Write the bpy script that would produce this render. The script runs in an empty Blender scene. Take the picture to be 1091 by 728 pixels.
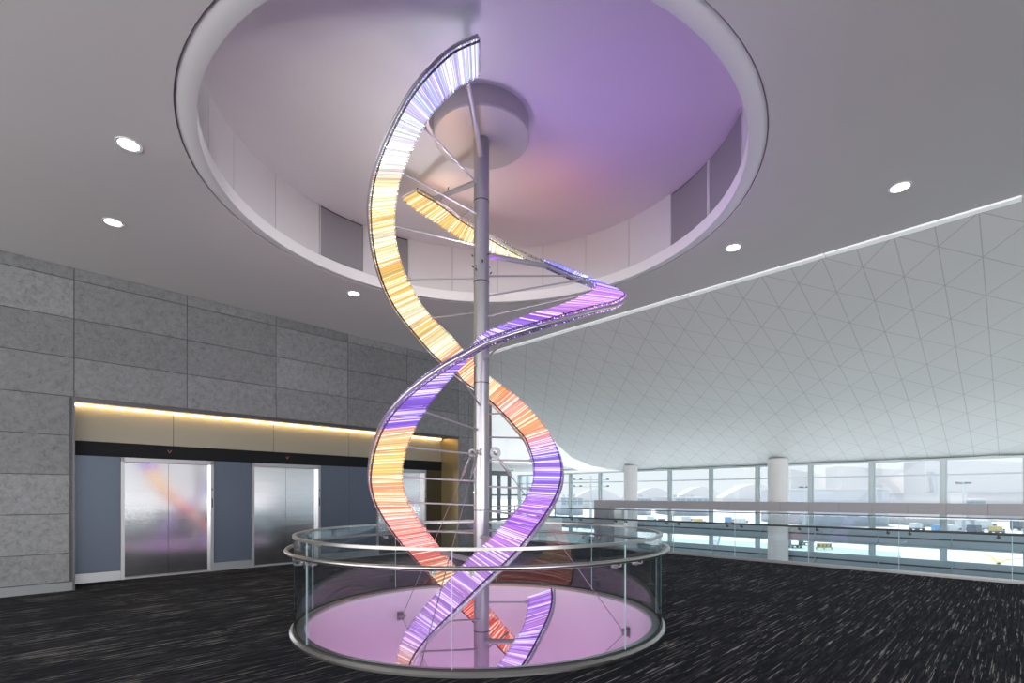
import bpy, bmesh, math, random
from math import sin, cos, pi, sqrt, atan2, radians
from mathutils import Vector, Matrix
random.seed(7)
SC = bpy.context.scene
COL = SC.collection

# ---------------------------------------------------------------- camera
F, CX, HY, CH = 543.0, 545.5, 528.0, 1.52          # focal length px, centre column, horizon row, camera height
cam_data = bpy.data.cameras.new('camera')
cam_data.sensor_fit = 'HORIZONTAL'; cam_data.sensor_width = 36.0
cam_data.lens = F / 1091.0 * 36.0
cam_data.shift_y = (HY - 364.0) / 1091.0
cam_data.clip_end = 2000
cam = bpy.data.objects.new('camera', cam_data); COL.objects.link(cam)
cam.location = (0, 0, CH); cam.rotation_euler = (pi / 2, 0, 0)
SC.camera = cam
# ---------------------------------------------------------------- view, sky, sun
SC.view_settings.view_transform = 'Standard'; SC.view_settings.look = 'None'
SC.view_settings.exposure = 0.0; SC.view_settings.gamma = 1.0
SC.view_settings.use_curve_mapping = False
SC.cycles.max_bounces = 10; SC.cycles.diffuse_bounces = 5; SC.cycles.glossy_bounces = 5
SC.cycles.transmission_bounces = 8; SC.cycles.transparent_max_bounces = 24
SC.cycles.caustics_reflective = False; SC.cycles.caustics_refractive = False
FILL_REAR, FILL_SIDE = 1750, 2800
world = bpy.data.worlds.new('sky'); SC.world = world; world.use_nodes = True
wn = world.node_tree; wn.nodes.clear()
wo = wn.nodes.new('ShaderNodeOutputWorld'); wb = wn.nodes.new('ShaderNodeBackground')
wt = wn.nodes.new('ShaderNodeTexCoord'); wsx = wn.nodes.new('ShaderNodeSeparateXYZ')
wr = wn.nodes.new('ShaderNodeValToRGB')
wr.color_ramp.elements[0].position = 0.0; wr.color_ramp.elements[0].color = (0.95, 0.97, 1.0, 1)
wr.color_ramp.elements[1].position = 0.6; wr.color_ramp.elements[1].color = (0.66, 0.80, 1.0, 1)
wn.links.new(wt.outputs['Generated'], wsx.inputs[0]); wn.links.new(wsx.outputs['Z'], wr.inputs[0])
wn.links.new(wr.outputs[0], wb.inputs[0]); wb.inputs[1].default_value = 1.0
wn.links.new(wb.outputs[0], wo.inputs[0])
sun = bpy.data.lights.new('sun', 'SUN'); sun.energy = 8.0; sun.angle = radians(12); sun.color = (1, .98, .95)
suno = bpy.data.objects.new('sun', sun); COL.objects.link(suno)
suno.rotation_euler = (radians(-32), radians(14), 0); suno.location = (10, 10, 40)

# added area lights behind the camera and at far right, brightening the hall
def fill_light(name, loc, rot, sx, sy, energy, col):
    l = bpy.data.lights.new(name, 'AREA'); l.shape = 'RECTANGLE'; l.size = sx; l.size_y = sy; l.energy = energy; l.color = col
    o = bpy.data.objects.new(name, l); COL.objects.link(o); o.location = loc; o.rotation_euler = rot
fill_light('daylight_rear', (-6.6, -6.6, 2.4), (radians(97), 0, radians(-45)), 26, 4.2, FILL_REAR, (1, .99, .97))
fill_light('daylight_side', (11.8, -19.2, 2.4), (radians(97), 0, radians(45)), 15, 4.2, FILL_SIDE, (.97, .98, 1))
# ---------------------------------------------------------------- materials
def nodes(name):
    m = bpy.data.materials.new(name); m.use_nodes = True
    nt = m.node_tree; b = nt.nodes['Principled BSDF']
    return m, nt, b
def mat(name, col, rough=0.6, metal=0.0, bump=0.0, bscale=40.0, noise=0.0, nscale=6.0, spec=0.5, emit=None, estr=0.0, stretch=None):
    m, nt, b = nodes(name)
    b.inputs['Base Color'].default_value = (*col, 1); b.inputs['Roughness'].default_value = rough
    b.inputs['Metallic'].default_value = metal; b.inputs['Specular IOR Level'].default_value = spec
    tc = nt.nodes.new('ShaderNodeTexCoord'); vec = tc.outputs['Object']
    if stretch:
        mp = nt.nodes.new('ShaderNodeMapping'); mp.inputs['Scale'].default_value = stretch
        nt.links.new(vec, mp.inputs[0]); vec = mp.outputs[0]
    if noise > 0:
        n = nt.nodes.new('ShaderNodeTexNoise'); n.inputs['Scale'].default_value = nscale; n.inputs['Detail'].default_value = 6
        nt.links.new(vec, n.inputs['Vector'])
        mx = nt.nodes.new('ShaderNodeMix'); mx.data_type = 'RGBA'
        mx.inputs[6].default_value = (*[c * (1 - noise) for c in col], 1)
        mx.inputs[7].default_value = (*[min(1, c * (1 + noise)) for c in col], 1)
        nt.links.new(n.outputs[0], mx.inputs[0]); nt.links.new(mx.outputs[2], b.inputs['Base Color'])
    if bump > 0:
        n2 = nt.nodes.new('ShaderNodeTexNoise'); n2.inputs['Scale'].default_value = bscale; n2.inputs['Detail'].default_value = 4
        nt.links.new(vec, n2.inputs['Vector'])
        bp = nt.nodes.new('ShaderNodeBump'); bp.inputs['Strength'].default_value = bump; bp.inputs['Distance'].default_value = 0.02
        nt.links.new(n2.outputs[0], bp.inputs['Height']); nt.links.new(bp.outputs[0], b.inputs['Normal'])
    if emit:
        b.inputs['Emission Color'].default_value = (*emit, 1); b.inputs['Emission Strength'].default_value = estr
    return m
def glass_mat(name, tint, refl=1.0, rough=0.0, base=.035):
    m = bpy.data.materials.new(name); m.use_nodes = True; nt = m.node_tree; nt.nodes.clear()
    o = nt.nodes.new('ShaderNodeOutputMaterial'); mix = nt.nodes.new('ShaderNodeMixShader')
    t = nt.nodes.new('ShaderNodeBsdfTransparent'); g = nt.nodes.new('ShaderNodeBsdfGlossy')
    lw = nt.nodes.new('ShaderNodeLayerWeight'); lw.inputs[0].default_value = .5
    pw = nt.nodes.new('ShaderNodeMath'); pw.operation = 'POWER'; pw.inputs[1].default_value = 4.0
    nt.links.new(lw.outputs['Facing'], pw.inputs[0])
    fr = nt.nodes.new('ShaderNodeMath'); fr.operation = 'MULTIPLY_ADD'; fr.inputs[1].default_value = .7; fr.inputs[2].default_value = base
    nt.links.new(pw.outputs[0], fr.inputs[0])
    mu = nt.nodes.new('ShaderNodeMath'); mu.operation = 'MULTIPLY'; mu.inputs[1].default_value = refl
    t.inputs[0].default_value = (*tint, 1); g.inputs['Roughness'].default_value = rough
    nt.links.new(fr.outputs[0], mu.inputs[0]); nt.links.new(mu.outputs[0], mix.inputs[0])
    nt.links.new(t.outputs[0], mix.inputs[1]); nt.links.new(g.outputs[0], mix.inputs[2]); nt.links.new(mix.outputs[0], o.inputs[0])
    return m
M = {}
M['ceiling'] = mat('ceiling_plaster', (.68, .665, .655), .85, bump=.05, bscale=3, spec=.2)
M['dome'] = mat('dome_plaster', (.74, .73, .74), .75, spec=.2)
M['white'] = mat('white_paint', (.80, .81, .81), .6, spec=.3)
M['lip'] = mat('lip_paint', (.80, .80, .80), .5, spec=.3)
M['drum'] = mat('drum_panel', (.62, .61, .62), .6, spec=.3)
M['grille'] = mat('grille_cloth', (.27, .26, .28), .8, bump=.3, bscale=300)
M['gap'] = mat('shadow_gap', (.05, .05, .05), .8)
M['steel'] = mat('stainless_steel', (.50, .49, .47), .3, 1.0, noise=.08, nscale=30)
M['satin'] = mat('satin_aluminium', (.40, .385, .41), .48, .5)
M['canopy'] = mat('canopy_paint', (.52, .50, .50), .45, .3)
M['rail'] = mat('rail_aluminium', (.55, .54, .56), .32, .9)
M['darkmetal'] = mat('dark_metal', (.10, .095, .10), .4, .8)
M['frame'] = mat('door_frame_steel', (.45, .45, .46), .4, .9)
M['door'] = mat('brushed_door_steel', (.74, .73, .75), .12, 1.0, bump=.02, bscale=2.0, stretch=(.4, .4, 5))
M['bluepanel'] = mat('blue_grey_panel', (.11, .135, .18), .38, .4)
M['bronze'] = mat('dark_bronze_panel', (.06, .05, .03), .4, .5)
M['blackband'] = mat('black_fascia', (.010, .011, .013), .5, spec=.15)
M['olive'] = mat('gold_panel', (.34, .27, .14), .4, .6)
M['fascia'] = mat('beige_fascia', (.34, .31, .24), .45, .3)
M['cove'] = mat('cove_light', (1, .8, .5), .5, emit=(1.0, .66, .28), estr=14.0)
M['wellcove'] = mat('pink_cove_light', (1, .6, .9), .5, emit=(1.0, .60, .95), estr=30.0)
M['slot'] = mat('light_slot_diffuser', (.85, .86, .86), .5, emit=(.96, .98, 1.0), estr=.28)  # weak emission added so the soffit edge trim looks brighter
M['basem'] = mat('baseboard_metal', (.22, .23, .24), .5, .4)
M['pole'] = mat('pole_metal', (.42, .41, .43), .36, .85)
M['lens'] = mat('lamp_lens', (1, 1, 1), .5, emit=(1.0, .95, .86), estr=14.0)
M['arrow'] = mat('arrow_lamp', (.3, .1, .08), .5, emit=(.8, .25, .15), estr=.25)
M['baluglass'] = glass_mat('balustrade_glass', (.91, .95, .96), 1.1, base=.07)
M['winglass'] = glass_mat('window_glass', (.95, .985, .99), .3)
M['edgeglass'] = mat('glass_edge', (.62, .80, .82), .15)
M['bluefin'] = mat('blue_fin_panel', (.40, .49, .54), .4, .2)
M['mullion'] = mat('mullion_aluminium', (.50, .58, .60), .4, .3)
M['portal'] = mat('portal_panel', (.40, .39, .41), .5, .1)
M['column'] = mat('column_paint', (.72, .71, .71), .5, spec=.3)
M['parapet'] = mat('parapet_paint', (.66, .74, .75), .5)
M['wellwall'] = mat('well_wall_paint', (.84, .72, .82), .45, spec=.4)  # white wall; the pink glow on it is tinted into the base colour
M['lowfloor'] = mat('lower_floor', (.74, .75, .76), .5)
M['darkframe'] = mat('dark_door_frame', (.13, .14, .15), .4, .3)
M['exit'] = mat('exit_sign_green', (.1, .4, .2), .5, emit=(.12, .5, .28), estr=.5)
M['signwhite'] = mat('sign_white', (.9, .9, .9), .5, emit=(1, 1, 1), estr=.8)
M['apron'] = mat('apron_concrete', (.62, .61, .60), .9, noise=.05, nscale=.05)
M['apgreen'] = mat('apron_green', (.36, .44, .40), .9)
M['apyellow'] = mat('apron_yellow', (.55, .42, .18), .9)
M['terminal'] = mat('terminal_cladding', (.70, .68, .685), .7)
M['terminalgrey'] = mat('terminal_shade_cladding', (.56, .58, .62), .7)  # plain grey for ledges, fin, low blocks and mast poles
M['termglass'] = mat('terminal_glass', (.30, .40, .46), .3)
M['vehicle'] = mat('vehicle_white', (.75, .76, .78), .5)
M['vehblue'] = mat('vehicle_blue', (.22, .42, .66), .5)
M['vehdark'] = mat('vehicle_dark', (.20, .23, .27), .5)
M['vehyellow'] = mat('sign_yellow', (.72, .56, .22), .5)
M['cable'] = mat('cable_steel', (.42, .40, .41), .35, 1.0)

# stone cladding
def stone():
    m, nt, b = nodes('grey_stone')
    tc = nt.nodes.new('ShaderNodeTexCoord'); gi = nt.nodes.new('ShaderNodeNewGeometry')
    n1 = nt.nodes.new('ShaderNodeTexNoise'); n1.inputs['Scale'].default_value = 13; n1.inputs['Detail'].default_value = 12; n1.inputs['Roughness'].default_value = .78; n1.inputs['Distortion'].default_value = .6
    add = nt.nodes.new('ShaderNodeVectorMath'); add.operation = 'ADD'
    sc = nt.nodes.new('ShaderNodeMath'); sc.operation = 'MULTIPLY'; sc.inputs[1].default_value = 37
    nt.links.new(gi.outputs['Random Per Island'], sc.inputs[0])
    nt.links.new(tc.outputs['Object'], add.inputs[0]); nt.links.new(sc.outputs[0], add.inputs[1])
    nt.links.new(add.outputs[0], n1.inputs['Vector'])
    cr = nt.nodes.new('ShaderNodeValToRGB')
    e = cr.color_ramp.elements
    e[0].position = .30; e[0].color = (.10, .103, .108, 1); e[1].position = .72; e[1].color = (.31, .315, .325, 1)
    k = e.new(.47); k.color = (.215, .218, .225, 1)
    nt.links.new(n1.outputs[0], cr.inputs[0])
    mr = nt.nodes.new('ShaderNodeMapRange'); mr.inputs['To Min'].default_value = .66; mr.inputs['To Max'].default_value = .94
    nt.links.new(gi.outputs['Random Per Island'], mr.inputs['Value'])
    mu = nt.nodes.new('ShaderNodeVectorMath'); mu.operation = 'SCALE'
    nt.links.new(cr.outputs[0], mu.inputs[0]); nt.links.new(mr.outputs[0], mu.inputs['Scale'])
    nt.links.new(mu.outputs[0], b.inputs['Base Color'])
    b.inputs['Roughness'].default_value = .5
    return m
M['stone'] = stone()
# carpet: dark with pale broken dashes running along world X (turned 20 deg)
def carpet():
    m, nt, b = nodes('striped_carpet')
    tc = nt.nodes.new('ShaderNodeTexCoord')
    def layer(sx, sy, lo, hi, rot, seed):
        mp = nt.nodes.new('ShaderNodeMapping'); mp.vector_type = 'POINT'
        mp.inputs['Rotation'].default_value = (0, 0, rot)
        nt.links.new(tc.outputs['Object'], mp.inputs[0])
        m2 = nt.nodes.new('ShaderNodeMapping'); m2.inputs['Scale'].default_value = (sx, sy, 1); m2.inputs['Location'].default_value = (seed, seed * 1.7, 0)
        nt.links.new(mp.outputs[0], m2.inputs[0])
        n = nt.nodes.new('ShaderNodeTexNoise'); n.inputs['Scale'].default_value = 1; n.inputs['Detail'].default_value = 3; n.inputs['Roughness'].default_value = .7
        nt.links.new(m2.outputs[0], n.inputs['Vector'])
        r = nt.nodes.new('ShaderNodeMapRange'); r.inputs['From Min'].default_value = lo; r.inputs['From Max'].default_value = hi
        nt.links.new(n.outputs[0], r.inputs['Value'])
        return r.outputs[0]
    ROT = CARPET_ROT
    a = layer(1.1, 40, .585, .61, ROT, 3); c = layer(3.6, 44, .42, .47, ROT, 11); d = layer(.7, 1.6, .38, .52, ROT, 5)
    q = layer(1.6, 26, .44, .60, ROT, 23)
    def mul(x, y, op='MULTIPLY'):
        k = nt.nodes.new('ShaderNodeMath'); k.operation = op; k.use_clamp = True
        nt.links.new(x, k.inputs[0])
        if isinstance(y, float): k.inputs[1].default_value = y
        else: nt.links.new(y, k.inputs[1])
        return k.outputs[0]
    s = mul(mul(a, c), d)
    s2 = mul(mul(q, c), 0.10)
    tot = mul(mul(s, 1.0), s2, 'ADD')
    mx = nt.nodes.new('ShaderNodeMix'); mx.data_type = 'RGBA'
    mx.inputs[6].default_value = (.0068, .0084, .0135, 1); mx.inputs[7].default_value = (.31, .30, .28, 1)
    nt.links.new(tot, mx.inputs[0]); nt.links.new(mx.outputs[2], b.inputs['Base Color'])
    b.inputs['Roughness'].default_value = .95; b.inputs['Specular IOR Level'].default_value = .15
    return m
CARPET_ROT = radians(-45)
M['carpet'] = carpet()
# triangular ceiling tiles: seams on a square grid with one diagonal, 0.625 m
CELL, TX0, TY0 = 0.628, 6.0, 6.546
def tiles():
    m, nt, b = nodes('triangular_ceiling_tiles')
    tc = nt.nodes.new('ShaderNodeTexCoord'); sp = nt.nodes.new('ShaderNodeSeparateXYZ')
    nt.links.new(tc.outputs['Object'], sp.inputs[0])
    def math_(op, x, y=None):
        k = nt.nodes.new('ShaderNodeMath'); k.operation = op
        for i, v in enumerate((x, y)):
            if v is None: continue
            if isinstance(v, (int, float)): k.inputs[i].default_value = v
            else: nt.links.new(v, k.inputs[i])
        return k.outputs[0]
    gx = math_('DIVIDE', math_('SUBTRACT', sp.outputs[0], TX0), CELL)
    gy = math_('DIVIDE', math_('SUBTRACT', sp.outputs[1], TY0), CELL)
    gd = math_('SUBTRACT', gy, gx)
    def seam(g, w):
        f = math_('FRACT', math_('ADD', g, 1000.5))
        return math_('LESS_THAN', math_('ABSOLUTE', math_('SUBTRACT', f, .5)), w)
    s = math_('MAXIMUM', math_('MAXIMUM', seam(gx, .010), seam(gy, .010)), seam(gd, .014))
    mx = nt.nodes.new('ShaderNodeMix'); mx.data_type = 'RGBA'
    mx.inputs[6].default_value = (.70, .715, .71, 1); mx.inputs[7].default_value = (.50, .51, .51, 1)
    nt.links.new(s, mx.inputs[0]); nt.links.new(mx.outputs[2], b.inputs['Base Color'])
    b.inputs['Roughness'].default_value = .5; b.inputs['Specular IOR Level'].default_value = .35
    return m
M['tiles'] = tiles()
# glowing glass rods: colour comes from the LED colour stored per rod
def rods_mat():
    m, nt, b = nodes('lit_glass_rods')
    at = nt.nodes.new('ShaderNodeAttribute'); at.attribute_name = 'led'
    b.inputs['Base Color'].default_value = (.03, .03, .035, 1); b.inputs['Roughness'].default_value = .35; b.inputs['Specular IOR Level'].default_value = .25
    nt.links.new(at.outputs['Color'], b.inputs['Emission Color']); b.inputs['Emission Strength'].default_value = 1.0
    return m
M['rods'] = rods_mat()

# ---------------------------------------------------------------- helpers
def link(name, bm, m, parent=None, smooth=None):
    me = bpy.data.meshes.new(name); bm.to_mesh(me); bm.free()
    for x in (m if isinstance(m, (list, tuple)) else [m]): me.materials.append(x)
    if smooth is not None:
        me.polygons.foreach_set('use_smooth', [True] * len(me.polygons))
        try: me.set_sharp_from_angle(angle=radians(smooth))
        except Exception: pass
    o = bpy.data.objects.new(name, me); COL.objects.link(o)
    if parent: o.parent = parent
    return o
def struct(o): o['kind'] = 'structure'; return o
def tag(o, label, cat, group=None, kind=None):
    o['label'] = label; o['category'] = cat
    if group: o['group'] = group
    if kind: o['kind'] = kind
    return o
def empty(name, label=None, cat=None, group=None, loc=(0, 0, 0)):
    o = bpy.data.objects.new(name, None); COL.objects.link(o); o.location = loc; o.empty_display_size = .2
    if label: tag(o, label, cat, group)
    return o
def box(bm, p0, p1, T=None, bevel=0):
    x0, y0, z0 = p0; x1, y1, z1 = p1
    vs = [bm.verts.new((x, y, z)) for z in (z0, z1) for x, y in ((x0, y0), (x1, y0), (x1, y1), (x0, y1))]
    fs = [(3, 2, 1, 0), (4, 5, 6, 7), (0, 1, 5, 4), (1, 2, 6, 5), (2, 3, 7, 6), (3, 0, 4, 7)]
    fl = [bm.faces.new([vs[i] for i in f]) for f in fs]
    if bevel:
        es = list({e for f in fl for e in f.edges})
        r = bmesh.ops.bevel(bm, geom=es, offset=bevel, segments=2, affect='EDGES')
        vs = list({v for f in r['faces'] for v in f.verts} | {v for v in vs if v.is_valid})
    if T is not None:
        for v in vs:
            if v.is_valid: v.co = T @ v.co
    return vs
def tube(bm, pts, r, n=10, caps=True, closed=False):
    pts = [Vector(p) for p in pts]; N = len(pts); rings = []
    prev = None
    for i, p in enumerate(pts):
        a = pts[i - 1] if (i > 0 or closed) else p
        b = pts[(i + 1) % N] if (i < N - 1 or closed) else p
        t = (b - a).normalized()
        if prev is None:
            up = Vector((0, 0, 1)) if abs(t.z) < .9 else Vector((1, 0, 0))
            x = t.cross(up).normalized()
        else:
            x = (prev - t * prev.dot(t)).normalized()
        prev = x; y = t.cross(x)
        rr = r[i] if isinstance(r, (list, tuple)) else r
        rings.append([bm.verts.new(p + (x * cos(2 * pi * k / n) + y * sin(2 * pi * k / n)) * rr) for k in range(n)])
    seg = N if closed else N - 1
    for i in range(seg):
        A, B = rings[i], rings[(i + 1) % N]
        for k in range(n):
            bm.faces.new((A[k], A[(k + 1) % n], B[(k + 1) % n], B[k]))
    if caps and not closed:
        bm.faces.new(rings[0][::-1]); bm.faces.new(rings[-1])
def rev(bm, prof, c, n=96, a0=0.0, a1=2 * pi, closedprof=True):
    """revolve profile [(r,z)] about the vertical through c"""
    full = abs(a1 - a0 - 2 * pi) < 1e-6
    m = n if full else n + 1
    R = [[bm.verts.new((c[0] + r * cos(a0 + (a1 - a0) * i / n), c[1] + r * sin(a0 + (a1 - a0) * i / n), z)) for r, z in prof] for i in range(m)]
    k = len(prof)
    for i in range(n):
        A, B = R[i], R[(i + 1) % m]
        for j in range(k if closedprof else k - 1):
            bm.faces.new((A[j], B[j], B[(j + 1) % k], A[(j + 1) % k]))
    if not full and closedprof:
        bm.faces.new(R[0]); bm.faces.new(R[-1][::-1])
def normals(bm): bmesh.ops.recalc_face_normals(bm, faces=bm.faces)
def ray(x, y, Y):
    return Vector(((x - CX) / F * Y, Y, CH + (HY - y) / F * Y))
def proj(p): return (CX + F * p.x / p.y, HY - F * (p.z - CH) / p.y)
R2 = sqrt(2)
def KD(K, D, z=0): return Vector(((K - D) / 2, (K + D) / 2, z))     # K = X+Y (towards the windows), D = Y-X (along them)
TKD = Matrix(((.5, -.5, 0, 0), (.5, .5, 0, 0), (0, 0, 1, 0), (0, 0, 0, 1)))   # (K,D,z) -> world
def kbox(bm, K0, K1, D0, D1, z0, z1, bevel=0): return box(bm, (K0, D0, z0), (K1, D1, z1), TKD, bevel)
# left wall coordinates: w along the wall from the alcove corner, n behind the wall face
W0 = Vector((-7.02, 8.17, 0)); WA = Vector((1 / R2, 1 / R2, 0)); WN = Vector((-1 / R2, 1 / R2, 0))
TW = Matrix(((WA.x, WN.x, 0, W0.x), (WA.y, WN.y, 0, W0.y), (0, 0, 1, 0), (0, 0, 0, 1)))
def wbox(bm, w0, w1, n0, n1, z0, z1, bevel=0): return box(bm, (w0, n0, z0), (w1, n1, z1), TW, bevel)

PC = Vector((-0.387, 6.46, 0))          # axis of pole, well and dome
HC = 5.17                               # ceiling height
RH, RW = 3.255, 2.10                     # ceiling hole, floor well radius
KS, KE, KW = 12.4, 17.5, 24.2           # soffit edge, floor edge, window plane
ZW = 2.47
# ---------------------------------------------------------------- large structure
def holed(name, outer, z0, z1, r, m):
    bm = bmesh.new(); n = 128
    ov = [bm.verts.new((p.x, p.y, z0)) for p in outer]
    cv = [bm.verts.new((PC.x + r * cos(2 * pi * i / n), PC.y + r * sin(2 * pi * i / n), z0)) for i in range(n)]
    es = [bm.edges.new((l[i], l[(i + 1) % len(l)])) for l in (ov, cv) for i in range(len(l))]
    g = bmesh.ops.triangle_fill(bm, use_beauty=True, edges=es)
    fs = [f for f in bm.faces]
    ex = bmesh.ops.extrude_face_region(bm, geom=fs)
    for v in ex['geom']:
        if isinstance(v, bmesh.types.BMVert): v.co.z = z1
    normals(bm)
    return struct(link(name, bm, m))
DL = 15.19                              # D of the left wall face
holed('floor', [KD(-14, DL + 1.8), KD(KE, DL + 1.8), KD(KE, -34), KD(-14, -34)], -.55, 0, RW + .02, M['carpet'])
holed('ceiling', [KD(-14, DL + 2), KD(KS, DL + 2), KD(KS, -34), KD(-14, -34)], HC, HC + .25, RH, M['ceiling'])
bm = bmesh.new(); kbox(bm, -30, 60, -34, 40, -4.9, -4.6); struct(link('lower_floor', bm, M['lowfloor']))
bm = bmesh.new(); kbox(bm, -14.4, -14, -34, DL + 2, 4.6, HC); kbox(bm, -14.4, -14, -34, DL + 2, 0, .3)
for k in range(20): kbox(bm, -14.3, -14.1, -33.9 + 2.5 * k, -33.8 + 2.5 * k, .3, 4.6)
struct(link('wall_behind', bm, M['white']))

# stone wall with real joints between the panels
def stone_wall():
    zs = [.144] + [.60 + .625 * k for k in range(8)] + [HC]
    bm = bmesh.new(); g = .005
    for k in range(-5, 0):
        w0, w1 = 1.565 * k, 1.565 * (k + 1)
        for a, b in zip(zs[:-1], zs[1:]): wbox(bm, w0 + g, w1 - g, 0, .12, a + g, b - g)
    wj = [0, 1.565, 3.13, 4.70, 6.26, 7.88, 8.25, 9.11]
    for i in range(5):
        for a, b in zip(zs[:-1], zs[1:]):
            if a > 3.05: wbox(bm, wj[i] + g, wj[i + 1] - g, 0, .12, a + g, b - g)
    for i in (5, 6):
        for a, b in zip(zs[:-1], zs[1:]): wbox(bm, wj[i] + g, wj[i + 1] - g, 0, .12, a + g, b - g)
    for a, b in zip(zs[:-1], zs[1:]): wbox(bm, 9.02, 9.11, .125, 2.0, a + g, b - g)
    o = struct(link('wall_left', bm, M['stone']))
    bm = bmesh.new(); wbox(bm, -8, 0, .02, 1.4, 0, HC); wbox(bm, 7.93, 9.0, .02, 2.0, 0, HC); wbox(bm, 0, 8, .02, .76, 3.1, HC)
    link('wall_backing', bm, M['gap'], o)
    bm = bmesh.new(); wbox(bm, -8, 0, -.012, .1, 0, .138, .003); wbox(bm, 7.9, 9.12, -.012, .1, 0, .138, .003)
    struct(link('baseboard_left', bm, M['basem']))
stone_wall()
# elevator alcove
def alcove():
    N0 = .75
    bm = bmesh.new(); wbox(bm, -.05, 8, N0 + .16, N0 + .5, 0, 3.2); root = struct(link('wall_alcove', bm, M['gap']))
    bm = bmesh.new()
    for a, b in ((0, 1.5), (1.5, 3.35), (3.35, 5.1), (5.1, 7.87)): wbox(bm, a + .004, b - .004, N0 - .02, N0 + .03, 2.465, 3.08)
    link('fascia_panel', bm, M['fascia'], root)
    bm = bmesh.new(); wbox(bm, 0, 7.87, N0 - .03, N0 + .03, 2.21, 2.46); link('black_band', bm, M['blackband'], root)
    bm = bmesh.new(); wbox(bm, 0, 7.9, .0, N0, 3.085, 3.1); wbox(bm, 0, 7.9, -.004, .03, 3.03, 3.1); link('alcove_head_trim', bm, M['darkmetal'], root)
    bm = bmesh.new(); wbox(bm, 0.02, 7.8, N0 - .10, N0 - .06, 3.06, 3.083); o = link('cove_light_strip', bm, M['cove'], root)
    doors = [(.69, 2.18), (2.89, 4.38), (5.83, 7.33)]
    segs = [(0, .69), (2.18, 2.89), (4.38, 5.83)]
    bm = bmesh.new(); bb = bmesh.new()
    for a, b in segs:
        cuts = [a, b] if b - a < 1 else [a, (a + b) / 2, b]
        for p, q in zip(cuts[:-1], cuts[1:]): wbox(bm, p + .003, q - .003, N0 - .02, N0 + .03, .17, 2.21)
        wbox(bb, a, b, N0 - .035, N0 + .02, 0, .165, .003)
    link('blue_grey_panel', bm, M['bluepanel'], root); link('steel_base', bb, M['frame'], root)
    bm = bmesh.new(); wbox(bm, 7.33, 7.87, N0 - .02, N0 + .03, 0, 2.21); link('bronze_panel', bm, M['bronze'], root)
    bm = bmesh.new(); wbox(bm, 7.87, 7.93, 0.0, N0, 0, 3.085); link('gold_return_panel', bm, M['olive'], root)
    bm = bmesh.new(); wbox(bm, -.06, 0, .0, N0, 0, 3.085); wbox(bm, -.02, .01, -.012, .1, 0, 3.1); link('left_return_panel', bm, M['darkmetal'], root)
    for i, (a, b) in enumerate(doors):
        d = empty('door_%d' % (i + 1), loc=TW @ Vector(((a + b) / 2, N0, 0))); d['kind'] = 'structure'
        inv = Matrix.Translation(-d.location)
        def mk(name, m, *bs, bev=0):
            bm = bmesh.new()
            for s in bs: wbox(bm, *s, bev)
            bm.transform(inv); return link(name, bm, m, d)
        fw = .055
        mk('door_frame', M['frame'], (a, a + fw, N0 - .06, N0 + .12, 0, 2.2), (b - fw, b, N0 - .06, N0 + .12, 0, 2.2), (a, b, N0 - .06, N0 + .12, 2.13, 2.205))
        mid = (a + b) / 2
        l1 = mk('door_leaf', M['door'], (a + fw, mid - .002, N0 + .06, N0 + .1, .02, 2.13))
        l2 = mk('door_leaf', M['door'], (mid + .002, b - fw, N0 + .055, N0 + .095, .02, 2.13))
        mk('door_sill', M['satin'], (a + fw, b - fw, N0 - .04, N0 + .12, 0, .02))
        if i < 3: mk('call_button_panel', M['darkmetal'], (b - .04, b - .018, N0 - .068, N0 - .058, 1.28, 1.46), (b - .038, b - .02, N0 - .068, N0 - .058, 1.62, 1.66))
        # small down arrow lamp on the black band
        bm = bmesh.new(); zc = 2.36
        for s in (-1, 1):
            vs = wbox(bm, 0, .062, 0, .004, -.0035, .0035)
            T = Matrix.Translation(TW @ Vector((mid, N0 - .036, zc - .035)))
            for v in vs:
                c = TW.inverted() @ v.co
                ang = radians(62); x = c.x * cos(ang) - c.z * sin(ang); z = c.x * sin(ang) + c.z * cos(ang)
                v.co = TW @ Vector((mid + s * x, N0 - .038 + c.y, zc - .035 + z))
        normals(bm); bm.transform(inv); link('down_arrow_lamp', bm, M['arrow'], d)
    # ceiling sensor dots on the head
    bm = bmesh.new()
alcove()

# tiled ceiling sloping from the soffit edge down to the window head
SL = (HC - ZW) / (KW - KS)
def tile_z(K): return HC + .03 - (HC + .03 - ZW) * (K - KS) / (KW - KS)
BPX = [(523, 412), (540, 425), (556, 438), (566, 447), (576.4, 455.5), (586.7, 465), (597, 477), (608, 487), (620, 493), (635.4, 498), (650, 500.2), (664, 501)]
def on_tile(x, y):
    u, v = (x - CX) / F, (HY - y) / F
    s = (HC + .03 - ZW) / (KW - KS)
    Y = (HC + .03 - CH + s * KS) / (v + s * (1 + u)); return Vector((u * Y, Y, CH + v * Y))
BP = [on_tile(*p) for p in BPX]
def bound_D(K):                         # D where the tiled field ends, as a function of K
    pts = [(p.x + p.y, p.y - p.x) for p in BP]
    if K <= pts[0][0]: return pts[0][1] + (pts[0][0] - K) * .35
    for (k0, d0), (k1, d1) in zip(pts[:-1], pts[1:]):
        if k0 <= K <= k1: return d0 + (d1 - d0) * (K - k0) / (k1 - k0)
    return pts[-1][1]
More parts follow.
